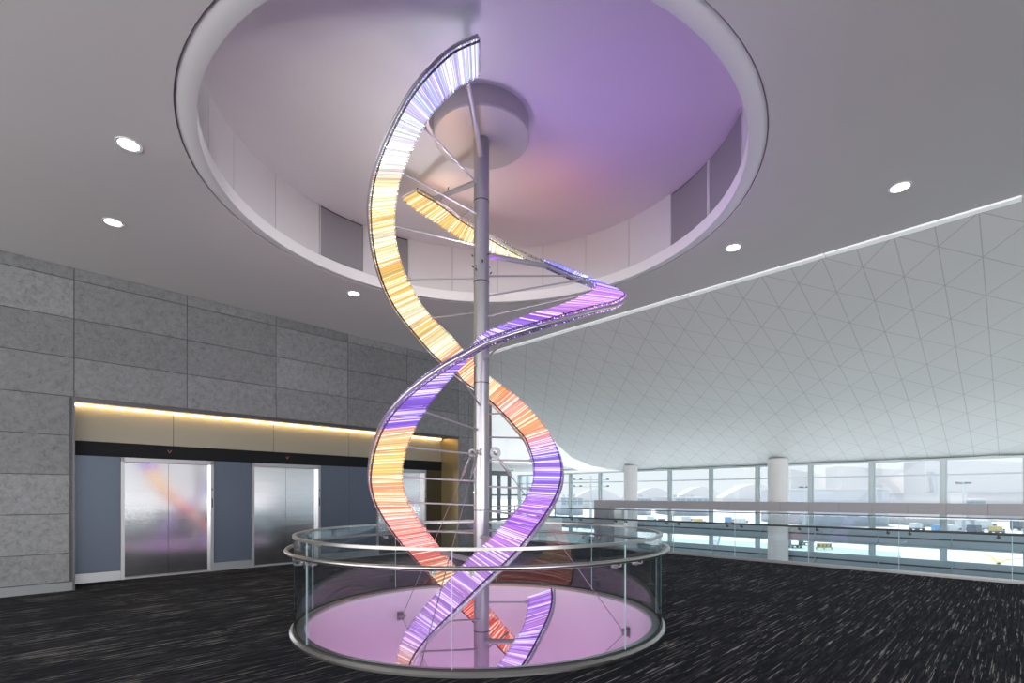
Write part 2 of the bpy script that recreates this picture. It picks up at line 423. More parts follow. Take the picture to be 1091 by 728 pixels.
def tiled():
    bm = bmesh.new(); rnd = random.Random(3); V = {}
    def g(i, j):
        if (i, j) not in V:
            x = TX0 + i * CELL; y = TY0 + j * CELL
            V[i, j] = bm.verts.new((x, y, tile_z(x + y) + rnd.uniform(-.012, .012)))
        return V[i, j]
    for i in range(-14, 60):
        for j in range(-50, 40):
            xc, yc = TX0 + (i + .5) * CELL, TY0 + (j + .5) * CELL
            K, D = xc + yc, yc - xc
            if K < KS - 1 or K > KW + 1 or D < -33: continue
            if D > max(bound_D(K - .7), bound_D(K), bound_D(K + .7)) + 1.2: continue
            bm.faces.new((g(i, j), g(i, j + 1), g(i + 1, j + 1))); bm.faces.new((g(i, j), g(i + 1, j + 1), g(i + 1, j)))
    def cut(co, no):
        bmesh.ops.bisect_plane(bm, geom=bm.verts[:] + bm.edges[:] + bm.faces[:], plane_co=co, plane_no=no, clear_outer=True)
    cut(KD(KS + .05, 0), Vector((-1, -1, 0))); cut(KD(KW, 0), Vector((1, 1, 0)))
    # trim to the curved boundary
    dele = []
    for f in bm.faces:
        c = f.calc_center_median(); 
        if c.y - c.x > bound_D(c.x + c.y) + .3: dele.append(f)
    bmesh.ops.delete(bm, geom=dele, context='FACES')
    for v in bm.verts:
        K, D = v.co.x + v.co.y, v.co.y - v.co.x; b = bound_D(K)
        if D > b:
            p = KD(K, b); v.co.x, v.co.y = p.x, p.y
    bmesh.ops.solidify(bm, geom=bm.faces[:], thickness=.04)
    o = link('ceiling', bm, M['tiles']); struct(o)
    return o
tiled()
# soffit edge trim in lengths with small joints
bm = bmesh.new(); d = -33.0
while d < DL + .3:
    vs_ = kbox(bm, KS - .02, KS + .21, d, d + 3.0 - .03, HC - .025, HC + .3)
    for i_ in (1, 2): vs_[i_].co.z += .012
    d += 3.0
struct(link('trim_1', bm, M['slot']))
# smooth white bulkhead west of the tiled field and the low white ceiling over the far lobby
def bulkhead():
    bm = bmesh.new(); rows = []
    n = len(BP); m = 10
    for i, p in enumerate(BP):
        D0 = p.y - p.x; K0 = p.x + p.y; row = []
        for j in range(m + 1):
            t = j / m
            q = KD(K0 - 0.0 * t, D0 + 7.0 * t, 0)
            e = sin(t * pi / 2) ** .8
            zt = 2.62
            q.z = p.z + (zt - p.z) * e if p.z > zt else p.z + (2.62 - p.z) * t
            row.append(bm.verts.new(q))
        rows.append(row)
    for a, b in zip(rows[:-1], rows[1:]):
        for j in range(m): bm.faces.new((a[j], a[j + 1], b[j + 1], b[j]))
    bmesh.ops.solidify(bm, geom=bm.faces[:], thickness=.05)
    normals(bm); struct(link('ceiling', bm, M['white'], smooth=60))
    bm = bmesh.new(); kbox(bm, 10.5, KW, 18.5, 30, 2.62, 2.7); struct(link('ceiling', bm, M['white']))
bulkhead()

# ceiling recess: lip, drum and shallow dome
bm = bmesh.new(); rev(bm, [(3.24, HC + .012), (3.24, HC + .14), (3.07, HC + .14), (3.07, HC - .028), (3.075, HC - .03)], PC, 160); normals(bm)
struct(link('trim_2', bm, M['lip'], smooth=40))
bm = bmesh.new(); rev(bm, [(RH + .03, HC + .02), (RH + .03, HC + .16), (3.235, HC + .16), (3.235, HC + .02)], PC, 160); normals(bm)
struct(link('trim_3', bm, M['grille']))
RD = 3.16; ZD = 6.17
def drum():
    bm = bmesh.new(); rev(bm, [(RD + .02, HC + .1), (RD + .02, ZD + .05), (RD + .08, ZD + .05), (RD + .08, HC + .1)], PC, 160); normals(bm)
    root = struct(link('wall_drum', bm, M['gap'], smooth=40))
    def az(x):        # azimuth on the far side of the drum for a picture column
        u = (x - CX) / F; a = atan2(PC.x, PC.y); b = math.atan(u); d = PC.length * sin(b - a)
        return pi / 2 - b - math.asin(max(-1, min(1, d / RD)))
    seams = sorted(az(x) for x in (249, 293.5, 340, 388, 420, 436, 482, 530, 578, 624, 670, 714, 755, 791))
    st = seams[1] - seams[0]
    full = [seams[0] - .2 * k for k in range(1, 1)] + seams
    a = seams[-1]
    while a + .2 < seams[0] + 2 * pi - .05: a += .2; full.append(a)
    full.append(seams[0] + 2 * pi)
    white = bmesh.new(); gr = bmesh.new()
    G = [(az(388), az(340)), (az(436), az(420)), (az(755), az(714)), (az(791), az(755))]
    for p, q in zip(full[:-1], full[1:]):
        mid = (p + q) / 2; isg = any(min(g) < mid < max(g) for g in G)
        n = max(2, int((q - p) / .03))
        if isg:
            rev(gr, [(RD + .015, HC + .2), (RD + .015, ZD - .03), (RD - .0, ZD - .03), (RD - .0, HC + .2)], PC, n, p + .008, q - .008)
            for s, e in ((p + .001, p + .007), (q - .007, q - .001)):
                rev(white, [(RD + .02, HC + .1), (RD + .02, ZD), (RD - .012, ZD), (RD - .012, HC + .1)], PC, 1, s, e)
            rev(white, [(RD + .02, HC + .1), (RD + .02, HC + .19), (RD - .01, HC + .19), (RD - .01, HC + .1)], PC, n, p, q)
        else:
            rev(white, [(RD + .018, HC + .1), (RD + .018, ZD), (RD, ZD), (RD, HC + .1)], PC, n, p + .0012, q - .0012)
    normals(white); normals(gr)
    link('drum_panel', white, M['drum'], root, smooth=40); link('grille_panel', gr, M['grille'], root, smooth=40)
    bm = bmesh.new(); prof = [(RD + .05, ZD)]
    for i in range(1, 16):
        t = i / 15; prof.append((max(.001, (RD + .05) * (1 - t)), ZD + .09 * sin(t * pi / 2)))
    rev(bm, prof, PC, 128, closedprof=False); bmesh.ops.remove_doubles(bm, verts=bm.verts[:], dist=.0005)
    normals(bm); bmesh.ops.solidify(bm, geom=bm.faces[:], thickness=-.05)
    struct(link('ceiling', bm, M['dome'], smooth=50))
drum()

# floor well: smooth wall under the round opening
bm = bmesh.new(); rev(bm, [(RW, -.02), (RW, -2.3), (RW + .18, -2.3), (RW + .18, -.56), (RW+.02, -.56), (RW+.02, -.02)], PC, 128); normals(bm)
struct(link('wall_well', bm, M['wellwall'], smooth=40))
bm = bmesh.new(); rev(bm, [(RW - .06, -2.30), (RW - .03, -2.30), (RW - .03, -2.27), (RW - .06, -2.27)], PC, 96); normals(bm)
struct(link('trim_5', bm, M['wellcove'], smooth=40))  # unseen glowing ring added to light the well wall pink
# guard of the void: floor edge nosing
bm = bmesh.new(); kbox(bm, KE - .12, KE + .1, -34, 22, -.5, .03, .004); struct(link('trim_4', bm, M['satin']))

# ---------------------------------------------------------------- windows
def windows():
    root = struct(empty('window_1', loc=KD(KW, 6.31, 0)))
    inv = Matrix.Translation(-root.location)
    D0 = 6.31; ST = 2.149; Dn = [D0 + ST * n for n in range(-18, 9)]
    def mk(name, m, *bs):
        bm = bmesh.new()
        for s in bs: kbox(bm, *s)
        bm.transform(inv); return link(name, bm, m, root)
    for d in Dn:
        mk('mullion', M['mullion'], (KW - .12, KW + .16, d - .06, d + .06, -4.6, ZW), (KW - .02, KW + .02, d - .11, d + .11, -4.6, ZW))
    a, b = Dn[0], Dn[-1]
    for z, t, dk in ((ZW - .03, .05, .3), (2.05, .035, .14), (1.27, .035, .14), (-2.2, .05, .2)):
        mk('transom', M['mullion'], (KW - dk / 2, KW + dk / 2, a, b, z - t / 2, z + t / 2))
    for z0, z1 in ((.20, .58), (-.50, -.14)):
        mk('spandrel_fin', M['bluefin'], (KW - .30, KW - .18, a, b, z0, z1), (KW - .6, KW - .18, a, b, z0 - .03, z0))
        mk('fin_line', M['darkmetal'], (KW - .32, KW - .29, a, b, (z0 + z1) / 2 - .02, (z0 + z1) / 2 + .02))
        for d in Dn:
            bm = bmesh.new(); tube(bm, [KD(KW - .35, d - .22, z0 - .02), KD(KW - .45, d - .26, (z0 + z1) / 2), KD(KW - .35, d - .34, z1)], .012, 6)
            bm.transform(inv); link('fin_bracket', bm, M['bluefin'], root)
    for p, q in zip(Dn[:-1], Dn[1:]):
        mk('glazing', M['winglass'], (KW - .015, KW + .015, p + .06, q - .06, -4.6, ZW - .06))
windows()
# round columns
for (X, Y, CR) in ((8.09, 15.5, .287), (4.46, 19.14, .255)):
    bm = bmesh.new(); ztop = tile_z(X + Y) + .02
    rev(bm, [(.001, -4.6), (CR, -4.6), (CR, ztop), (.001, ztop)], Vector((X, Y, 0)), 48, closedprof=False)
    bmesh.ops.remove_doubles(bm, verts=bm.verts[:], dist=.0005); normals(bm); struct(link('column', bm, M['column'], smooth=40))
# grey clad portal beam over the void
def portal():
    K0 = 19.5; st = .0230 * 2 * K0
    bm = bmesh.new()
    def DD(x): u = (x - CX) / F; return K0 * (2 / (1 + u) - 1)
    top = CH - .165 - .0; bot = 1.12
    d = DD(649.7); bm_l = bmesh.new()
    e = DD(633)
    kbox(bm, K0, K0 + .5, d + .006, e, bot, top)
    k = 0
    while d - st * k > -20:
        kbox(bm, K0, K0 + .5, d - st * (k + 1) + .006, d - st * k, bot, top); k += 1
    o = struct(link('beam', bm, M['portal']))
    bm = bmesh.new(); kbox(bm, K0 + .01, K0 + .49, -20, e - .01, bot + .01, top - .01); link('beam_core', bm, M['gap'], o)
    bm = bmesh.new(); kbox(bm, K0, K0 + .5, DD(649), e, -4.6, bot); link('beam_leg', bm, M['portal'], o)
    bm = bmesh.new(); kbox(bm, K0 + .25, K0 + .5, DD(662), DD(651), -4.6, bot - .06); link('white_side_panel', bm, M['white'], o)
    bm = bmesh.new(); kbox(bm, K0, K0 + .5, -20.6, -20, -4.6, top); link('beam_leg', bm, M['portal'], o)
portal()
# far lobby: end wall with dark framed glass doors, white parapet
def lobby():
    DF = 23.6
    bm = bmesh.new(); kbox(bm, 10, 17.0, DF + 2.5, DF + 2.8, -4.6, 2.62); kbox(bm, 10, 23.6, DF + 2.5, DF + 2.8, -4.6, .55); struct(link('wall_far', bm, M['white']))
    d = struct(empty('door_4', loc=KD(22.5, DF, .0))); inv = Matrix.Translation(-d.location)
    bm = bmesh.new()
    def Kx(x): u = (x - CX) / F; return DF * (1 + u) / (1 - u)
    for x in (523, 532.5, 543.5): kbox(bm, Kx(x) - .09, Kx(x) + .09, DF, DF + .16, 0, 2.62)
    kbox(bm, Kx(521), Kx(544), DF, DF + .16, 2.42, 2.62); kbox(bm, Kx(521), Kx(566), DF, DF + .16, 1.5, 1.57); kbox(bm, Kx(521), Kx(566), DF, DF + .16, .4, .5)
    bm.transform(inv); link('door_frame', bm, M['darkframe'], d)
    bm = bmesh.new()
    for x in (556, 563): kbox(bm, Kx(x) - .05, Kx(x) + .05, DF, DF + .16, 0, 2.5)
    bm.transform(inv); link('side_mullion', bm, M['mullion'], d)
    bm = bmesh.new(); kbox(bm, Kx(521), Kx(566), DF + .06, DF + .08, 0, 2.5); bm.transform(inv); link('door_glass', bm, M['winglass'], d)
    bm = bmesh.new(); kbox(bm, 10.0, 24.0, 17.6, 17.9, -.55, .0); kbox(bm, 16.5, 22.3, 18.3, 18.5, -1, .62, .01); struct(link('wall_parapet', bm, M['parapet']))
    bm = bmesh.new(); kbox(bm, 12, 23.6, 18.3, 27, -.8, 0); struct(link('floor', bm, M['lowfloor']))
    # exit sign hanging from the low ceiling
    c = ray(543.5, 499.5, 22.0)
    e = empty('exit_sign', 'small green exit sign hanging in the far lobby beside the glass doors', 'sign', loc=c)
    def loc(bm): return bm
    bm = bmesh.new(); box(bm, (-.16, -.02, -.10), (.16, .02, .10), None, .005); link('sign_box', bm, M['exit'], e)
    bm = bmesh.new(); tube(bm, [(0, 0, .1), (0, 0, 2.62 - c.z)], .012, 8); link('hanger', bm, M['darkmetal'], e)
    cu = bpy.data.curves.new('exit_text', 'FONT'); cu.body = 'EXIT'; cu.size = .14; cu.align_x = 'CENTER'; cu.align_y = 'CENTER'; cu.extrude = .002
    cu.materials.append(M['signwhite'])
    tmp = bpy.data.objects.new('text_source', cu); COL.objects.link(tmp)
    me = bpy.data.meshes.new_from_object(tmp.evaluated_get(bpy.context.evaluated_depsgraph_get())); bpy.data.objects.remove(tmp)
    to = bpy.data.objects.new('lettering', me); COL.objects.link(to); to.location = (0, -.025, 0); to.rotation_euler = (pi / 2, 0, 0); to.parent = e
lobby()

# ---------------------------------------------------------------- downlights
def downlight(px, py, label):
    Y = (HC - CH) * F / (HY - py); X = (px - CX) / F * Y
    e = empty('recessed_downlight', label, 'ceiling light', 'recessed ceiling downlights', (X, Y, HC))
    bm = bmesh.new(); rev(bm, [(.118, -.008), (.118, .004), (.095, .004), (.092, -.004)], Vector((0, 0, 0)), 40); normals(bm)
    link('trim_ring', bm, M['white'], e, smooth=40)
    bm = bmesh.new(); rev(bm, [(.001, -.006), (.092, -.003), (.092, .003), (.001, .003)], Vector((0, 0, 0)), 32, closedprof=False)
    bmesh.ops.remove_doubles(bm, verts=bm.verts[:], dist=.0005); normals(bm); link('lens', bm, M['lens'], e)
    l = bpy.data.lights.new('downlight', 'SPOT'); l.energy = 40; l.spot_size = radians(85); l.spot_blend = .6; l.shadow_soft_size = .05; l.color = (1, .93, .82)
    lo = bpy.data.objects.new('lamp', l); COL.objects.link(lo); lo.parent = e; lo.location = (0, 0, -.03)
for px, py, lb in ((137, 154, 'round recessed downlight highest up on the left part of the ceiling'),
                   (120.5, 237, 'round recessed downlight nearest the left end of the grey stone wall'),
                   (377, 313, 'small round downlight between ceiling opening and the top of stone wall'),
                   (781, 264, 'small round downlight between the ceiling opening and the white soffit edge'),
                   (959, 199.5, 'larger round downlight near the white soffit edge above the triangular tiles')):
    downlight(px, py, lb)

# ---------------------------------------------------------------- helix sculpture
HS = empty('helix_sculpture', 'tall double helix light sculpture of glowing purple and orange glass rods around a steel pole', 'sculpture', loc=(PC.x, PC.y, 0))
HI = Matrix.Translation(-Vector((PC.x, PC.y, 0)))
PR = .098
def hpart(name, bm, m, parent=HS, smooth=50):
    bm.transform(HI); return link(name, bm, m, parent, smooth)
bm = bmesh.new(); rev(bm, [(.001, -4.6), (PR, -4.6), (PR, 6.05), (.001, 6.05)], PC, 48, closedprof=False); bmesh.ops.remove_doubles(bm, verts=bm.verts[:], dist=.0005); normals(bm)
pole = hpart('pole', bm, M['pole'])
for py in (211, 298, 407, 544, 674):
    z = CH + (HY - py) / F * (PC.y - PR)
    bm = bmesh.new(); rev(bm, [(PR + .0025, z - .006), (PR + .0025, z + .006), (PR - .003, z + .006), (PR - .003, z - .006)], PC, 48); normals(bm); hpart('pole_joint', bm, M['darkmetal'], pole)
for px, py in ((506.5, 283), (506, 389.7), (505, 525), (505, 660)):
    c = ray(px, py, PC.y - PR + .01); bm = bmesh.new(); tube(bm, [c + Vector((0, .01, 0)), c + Vector((0, -.012, 0))], .012, 10); hpart('pole_bolt', bm, M['steel'], pole)
bm = bmesh.new(); rev(bm, [(.001, 6.02), (.585, 6.02), (.6, 6.035), (.6, 6.27), (.001, 6.27)], PC, 72, closedprof=False); bmesh.ops.remove_doubles(bm, verts=bm.verts[:], dist=.0005); normals(bm)
hpart('ceiling_canopy', bm, M['canopy'], smooth=30)

def depth(x, r, br):
    """depth Y where the ray of picture column x meets the cylinder of radius r round the pole (n near, f far, t tangent)"""
    u = (x - CX) / F
    a = 1 + u * u; b = -2 * (u * PC.x + PC.y); c = PC.x ** 2 + PC.y ** 2 - r * r
    disc = b * b - 4 * a * c
    s = sqrt(disc) if disc > 0 else 0
    if br == 't': s = 0
    return (-b + (s if br == 'f' else -s)) / (2 * a)
def catmull(P, n):
    out = []
    P = [P[0] * 2 - P[1]] + P + [P[-1] * 2 - P[-2]]
    for i in range(1, len(P) - 2):
        p0, p1, p2, p3 = P[i - 1:i + 3]
        for k in range(n):
            t = k / n
            out.append(.5 * ((2 * p1) + (p2 - p0) * t + (2 * p0 - 5 * p1 + 4 * p2 - p3) * t * t + (3 * p1 - p0 - 3 * p2 + p3) * t ** 3))
    out.append(P[-2]); return out
# each row: edge A (x, y, radius), edge B (x, y, radius), side of the pole, LED colour
LAV = (.62, .60, 1.0); WHT = (.92, .86, 1.0); CRM = (1.0, .86, .55); YEL = (1.0, .60, .19); ORG = (1.0, .40, .16); PNK = (1.0, .36, .30)
PUR = (.30, .13, .86); VIO = (.45, .13, .88); MAG = (.66, .28, .94); COR = (1.0, .16, .13); RED = (1.0, .10, .04); BLU = (.30, .30, 1.0)
S1 = [((510, 40, 1.50), (510, 77, 1.18), 'n', LAV), ((481, 54, 1.48), (486.6, 91, 1.17), 'n', LAV), ((453.7, 79.5, 1.46), (468.5, 107, 1.16), 'n', (.55, .50, 1)),
      ((435, 104, 1.44), (455, 124, 1.14), 'n', LAV), ((419.5, 132, 1.42), (445, 141, 1.12), 'n', WHT), ((405.6, 164, 1.40), (433, 167, 1.11), 'n', WHT),
      ((397.4, 191.4, 1.39), (424, 192, 1.10), 'n', CRM), ((394, 216, 1.385), (420, 214, 1.09), 't', CRM), ((394, 234, 1.385), (418.6, 229, 1.09), 't', YEL),
      ((396.3, 257, 1.37), (419.5, 251, 1.08), 't', CRM), ((401.5, 281.5, 1.35), (424.5, 274, 1.07), 'f', YEL), ((409, 304.5, 1.33), (432, 295, 1.05), 'f', YEL),
      ((417.5, 322, 1.31), (441, 312, 1.04), 'f', YEL), ((427, 337, 1.29), (449.5, 326.5, 1.03), 'f', CRM), ((442.7, 356.3, 1.26), (463, 342.6, 1.02), 'f', YEL),
      ((457.8, 374, 1.22), (480, 358.5, 1.01), 'f', CRM), ((474, 389.5, 1.17), (494, 375, 1.0), 'f', ORG), ((494, 406.5, 1.10), (512, 392, 1.0), 'f', ORG),
      ((507, 416, 1.04), (521.5, 402.0, 1.0), 'f', CRM), ((522, 427.8, .97), (537, 414, 1.0), 'f', ORG), ((536.6, 442, .88), (554.5, 427.5, 1.0), 'f', PNK),
      ((550.3, 457.3, .79), (570.5, 445, 1.0), 'f', ORG), ((560, 469.6, .73), (584, 462, 1.0), 'f', PNK), ((566.8, 486, .69), (593.7, 481, 1.0), 't', PUR),
      ((569.7, 500, .675), (598, 500, 1.005), 't', PUR), ((568, 518.4, .68), (596.5, 519, 1.0), 'n', PUR), ((558.5, 537, .70), (587.5, 540, 1.0), 'n', VIO),
      ((543, 555, .74), (572.5, 562, 1.0), 'n', VIO), ((522, 577.5, .79), (548, 592, 1.0), 'n', MAG), ((495, 603.7, .84), (518, 620.5, 1.0), 'n', MAG),
      ((473, 627.5, .89), (494.5, 643.5, 1.0), 'n', MAG), ((454, 648.5, .94), (474, 663.5, 1.01), 'n', MAG), ((436, 672, .99), (455, 683, 1.02), 'n', MAG),
      ((426.8, 695, 1.03), (441, 702, 1.04), 'n', (.9, .4, .5)), ((425, 722, 1.08), (433, 727, 1.06), 't', ORG)]
S2 = [((444.7, 202.4, 1.15), (429.5, 210.5, 1.38), 'f', YEL), ((462, 212.2, 1.16), (445, 223, 1.40), 'f', YEL), ((477, 222.5, 1.17), (462, 234, 1.42), 'f', YEL),
      ((490.4, 232.6, 1.18), (479, 245.3, 1.44), 'f', YEL), ((504, 240.9, 1.19), (497, 256, 1.46), 'f', YEL), ((522.8, 252.8, 1.22), (520, 265.8, 1.50), 'f', CRM),
      ((542, 263.5, 1.26), (541, 271.5, 1.54), 'f', CRM), ((562, 274, 1.30), (562.5, 277, 1.58), 'f', CRM), ((584, 284, 1.34), (586, 280.8, 1.63), 'f', BLU),
      ((607.3, 294.5, 1.39), (609, 289.6, 1.68), 'f', BLU), ((624.5, 300.5, 1.43), (634, 301, 1.73), 'f', BLU), ((633.5, 305, 1.452), (657, 311, 1.763), 't', PUR),
      ((632.5, 312.5, 1.45), (665, 317.8, 1.763), 't', MAG), ((616, 321, 1.43), (653, 325.5, 1.755), 'n', MAG), ((595, 329.8, 1.41), (628, 331.5, 1.74), 'n', MAG),
      ((571, 336.8, 1.38), (596, 341, 1.70), 'n', VIO), ((548, 345.2, 1.35), (568, 349, 1.67), 'n', PUR), ((527, 353.5, 1.31), (541, 357.3, 1.63), 'n', PUR),
      ((513, 361.5, 1.27), (518, 365.6, 1.59), 'n', PUR), ((501, 375, 1.24), (497, 377, 1.56), 'n', PUR), ((488, 389.5, 1.20), (474, 390, 1.52), 'n', PUR),
      ((475, 403.5, 1.16), (452, 405, 1.49), 'n', PUR), ((462, 419.2, 1.13), (432, 421.6, 1.46), 'n', PUR), ((450, 437, 1.09), (416.5, 439.3, 1.43), 'n', PUR),
      ((443, 449, 1.07), (408, 452.5, 1.42), 'n', PUR), ((438, 460, 1.05), (403, 464, 1.40), 'n', (.95, .34, .45)), ((430.5, 481, 1.01), (397.3, 483, 1.37), 'n', YEL), ((427.3, 500, .998), (394.6, 501, 1.355), 't', YEL),
      ((428, 514, .99), (394.8, 515, 1.35), 't', ORG), ((432.5, 532, .97), (399, 531.5, 1.33), 't', ORG), ((441, 548, .95), (408.5, 550.5, 1.31), 'f', PNK),
      ((454, 567.5, .92), (424, 572.5, 1.28), 'f', COR), ((468, 586, .90), (440, 591.5, 1.25), 'f', COR), ((481, 602.5, .88), (457.5, 610, 1.22), 'f', (1, .30, .14)),
      ((494, 618, .87), (474, 628, 1.18), 'f', ORG), ((507, 634, .86), (490, 647, 1.15), 'f', RED), ((521, 651, .87), (507, 663, 1.12), 'f', RED), ((535, 667.5, .88), (524, 680, 1.10), 'f', RED), ((547, 681, .89), (540, 696, 1.08), 'f', RED)]
S3 = [((564.5, 636, .62), (588.8, 628.3, .88), 't', MAG), ((563.5, 650, .62), (588.8, 643, .875), 't', VIO), ((559, 669, .63), (584.5, 660.5, .87), 'n', MAG),
      ((551, 683, .65), (574.5, 681, .88), 'n', VIO), ((541, 698, .68), (562.5, 703, .89), 'n', MAG), ((530, 714, .71), (548, 723, .90), 'n', MAG), ((515, 733, .74), (530, 747, .92), 'n', MAG)]
def ctrl(S):
    def side(i):
        Ys = [depth(r[i][0], r[i][2], r[2]) for r in S]
        for _ in range(3): Ys = [Ys[0]] + [(Ys[k - 1] + 2 * Ys[k] + Ys[k + 1]) / 4 for k in range(1, len(Ys) - 1)] + [Ys[-1]]
        return [ray(r[i][0], r[i][1], Y) for r, Y in zip(S, Ys)]
    return side(0), side(1)
EDGE = {}
def band(key, S, railA, label):
    A, B = ctrl(S); n = 14
    a, b = catmull(A, n), catmull(B, n)
    cols = catmull([Vector(r[3]) for r in S], n)
    if key == 'S2':           # the LEDs switch sharply from violet to orange at one module joint
        k = 24 * n + 4
        for i in range(21 * n, k): cols[i] = Vector(PUR)
        for i in range(k, 26 * n): cols[i] = Vector((1, .46, .36)).lerp(Vector(YEL), (i - k) / (26 * n - k))
    EDGE[key] = (a, b)
    # main rail, tube plus slim dark flange beside it, along the outer edge
    NP = len(a); bm = bmesh.new(); bf = bmesh.new()
    def wgt(i):          # share of the heavy rail on edge A
        if key == 'S1': return max(0, min(1, (25 * n - i) / (3.0 * n)))
        return max(0, min(1, (12 * n - i) / (1.5 * n))) if key == 'S2' else 0.0
    fr = []
    for i in range(NP):
        T = ((a[min(i + 1, NP - 1)] - a[max(i - 1, 0)]) + (b[min(i + 1, NP - 1)] - b[max(i - 1, 0)])).normalized()
        e = (b[i] - a[i]).normalized(); fr.append((e, T.cross(e).normalized()))
    mA = [a[i] - fr[i][0] * .014 for i in range(NP)]; mB = [b[i] + fr[i][0] * .014 for i in range(NP)]
    tube(bm, mA, [.004 + .017 * wgt(i) for i in range(NP)], 10); tube(bm, mB, [.004 + .017 * (1 - wgt(i)) for i in range(NP)], 10)
    for sd in (-1, 1):
        FA = [a[i] + fr[i][1] * sd * .034 - fr[i][0] * (.004 - .008 * wgt(i)) for i in range(NP)]
        FB = [b[i] + fr[i][1] * sd * .034 + fr[i][0] * (.004 - .008 * (1 - wgt(i))) for i in range(NP)]
        tube(bf, FA, [.003 + .009 * wgt(i) for i in range(NP)], 6); tube(bf, FB, [.003 + .009 * (1 - wgt(i)) for i in range(NP)], 6)
    root = hpart('helix_band', bm, M['rail']); root['label'] = label
    hpart('dark_flange', bf, M['darkmetal'], root)
    # rods
    acc = [0]
    for i in range(1, len(a)): acc.append(acc[-1] + ((a[i] - a[i - 1]).length + (b[i] - b[i - 1]).length) / 2)
    rnd = random.Random(hash(key) % 1 + len(S)); L = acc[-1]
    bm = bmesh.new(); lay = bm.loops.layers.float_color.new('led')
    def at(s):
        j = 0
        lo, hi = 0, len(acc) - 2
        while lo < hi:
            m_ = (lo + hi + 1) // 2
            if acc[m_] <= s: lo = m_
            else: hi = m_ - 1
        j = lo; t = (s - acc[j]) / max(1e-6, acc[j + 1] - acc[j])
        return a[j].lerp(a[j + 1], t), b[j].lerp(b[j + 1], t), cols[j].lerp(cols[j + 1], t), ((a[j + 1] - a[j]) + (b[j + 1] - b[j])).normalized()
    nr = 0
    for layer, off in ((0, -.034), (1, .034), (2, 0.0), (3, -.016), (4, .018)):
        s = .006 + layer * .006
        while s < L - .01:
            pa, pb, c, T = at(s)
            E = pb - pa; e = E.normalized(); nrm = T.cross(e).normalized()
            fi = pa + nrm * off - e * (.010 + rnd.uniform(0, .008)) + T * rnd.uniform(-.003, .003)
            fo = pb + nrm * off + e * (.010 + rnd.uniform(0, .008)) + T * rnd.uniform(-.006, .006)
            w = rnd.uniform(.0042, .0072); 
            br = rnd.choice((.72, .8, .88, .95, 1.05, 1.2, 1.6, 2.1)) * ROD_GAIN
            jit = Vector((rnd.uniform(.85, 1.15), rnd.uniform(.8, 1.25), rnd.uniform(.85, 1.1)))
            wh = .40 * (br / ROD_GAIN > 1.2)
            col = Vector((c.x * jit.x, c.y * jit.y, c.z * jit.z)).lerp(Vector((1, 1, 1)), wh) * br
            vs = []
            for q in (fi, fo):
                for cx_, cy_ in ((1, 0), (0, 1), (-1, 0), (0, -1)):
                    vs.append(bm.verts.new(q + (T * cx_ + nrm * cy_) * w))
            fs = [(0, 1, 5, 4), (1, 2, 6, 5), (2, 3, 7, 6), (3, 0, 4, 7), (3, 2, 1, 0), (4, 5, 6, 7)]
            for f in fs:
                fc = bm.faces.new([vs[k_] for k_ in f])
                for l in fc.loops: l[lay] = (col.x, col.y, col.z, 1)
            nr += 1; s += rnd.uniform(.017, .027)
    normals(bm)
    o = hpart('glass_rods', bm, M['rods'], root, smooth=None); o['kind'] = 'stuff'
    # end caps / module joints
    for i in (0, len(a) - 1):
        bm = bmesh.new(); tube(bm, [a[i], b[i]], .014, 6); hpart('end_bar', bm, M['satin'], root)
    return root
ROD_GAIN = 1.0
band('S1', S1, True, 'spiral band starting at the top, lavender then amber then violet')
band('S2', S2, False, 'spiral band starting amber behind the pole, violet in front, ending red')
band('S3', S3, False, 'short violet band inside the floor well')

def strand_pt(px, py, keys=('S1', 'S2', 'S3'), side=None):
    best = None
    for k in keys:
        for i, e in enumerate(EDGE[k]):
            if side is not None and side != i: continue
            for p in e:
                x, y = proj(p); d = (x - px) ** 2 + (y - py) ** 2
                if best is None or d < best[0]: best = (d, p)
    return best[1].copy()
FILL_SPOTS = [(strand_pt(655, 312, ('S2',)) + Vector((0, 0, .06)), Vector((1.9, 6.4, 6.2)), (.30, .03, .70), 40, 120),
        (strand_pt(600, 338, ('S2',)) + Vector((0, 0, .06)), Vector((.6, 5.2, 6.2)), (.42, .30, 1), 36, 130),
        (strand_pt(575, 283, ('S2',)) + Vector((0, 0, .06)), Vector((.5, 8.2, 6.2)), (1, .18, .16), 16, 140),
        (strand_pt(470, 218, ('S2',)) + Vector((0, 0, .06)), Vector((-.9, 8.4, 6.2)), (1, .55, .38), 8, 140),
        (Vector((PC.x - .42, PC.y + .02, 5.44)), Vector((PC.x - .22, PC.y - .05, 6.0)), (1, .52, .18), 7, 120)]
for k_ in range(9):       # ring of small uplights added on the pole to brighten the dome
    az_ = 2 * pi * k_ / 9; dx_, dy_ = cos(az_), sin(az_)
    lw_ = max(0, -dx_)
    FILL_SPOTS.append((Vector((PC.x + .13 * dx_, PC.y + .13 * dy_, 4.35 + .1 * (k_ % 3))), Vector((PC.x + 2.0 * dx_, PC.y + 2.0 * dy_, 6.2)),
                 (.95, .82 + .05 * lw_, .95 - .08 * lw_) if dx_ < -.2 else ((.55, .40, 1) if dy_ < -.5 else ((.38, .05, .72) if dx_ > .3 else (.9, .35, .32))), (9 if dx_ > -.2 else 12) + 30 * lw_ + (8 if dy_ < -.5 else 0), 125))
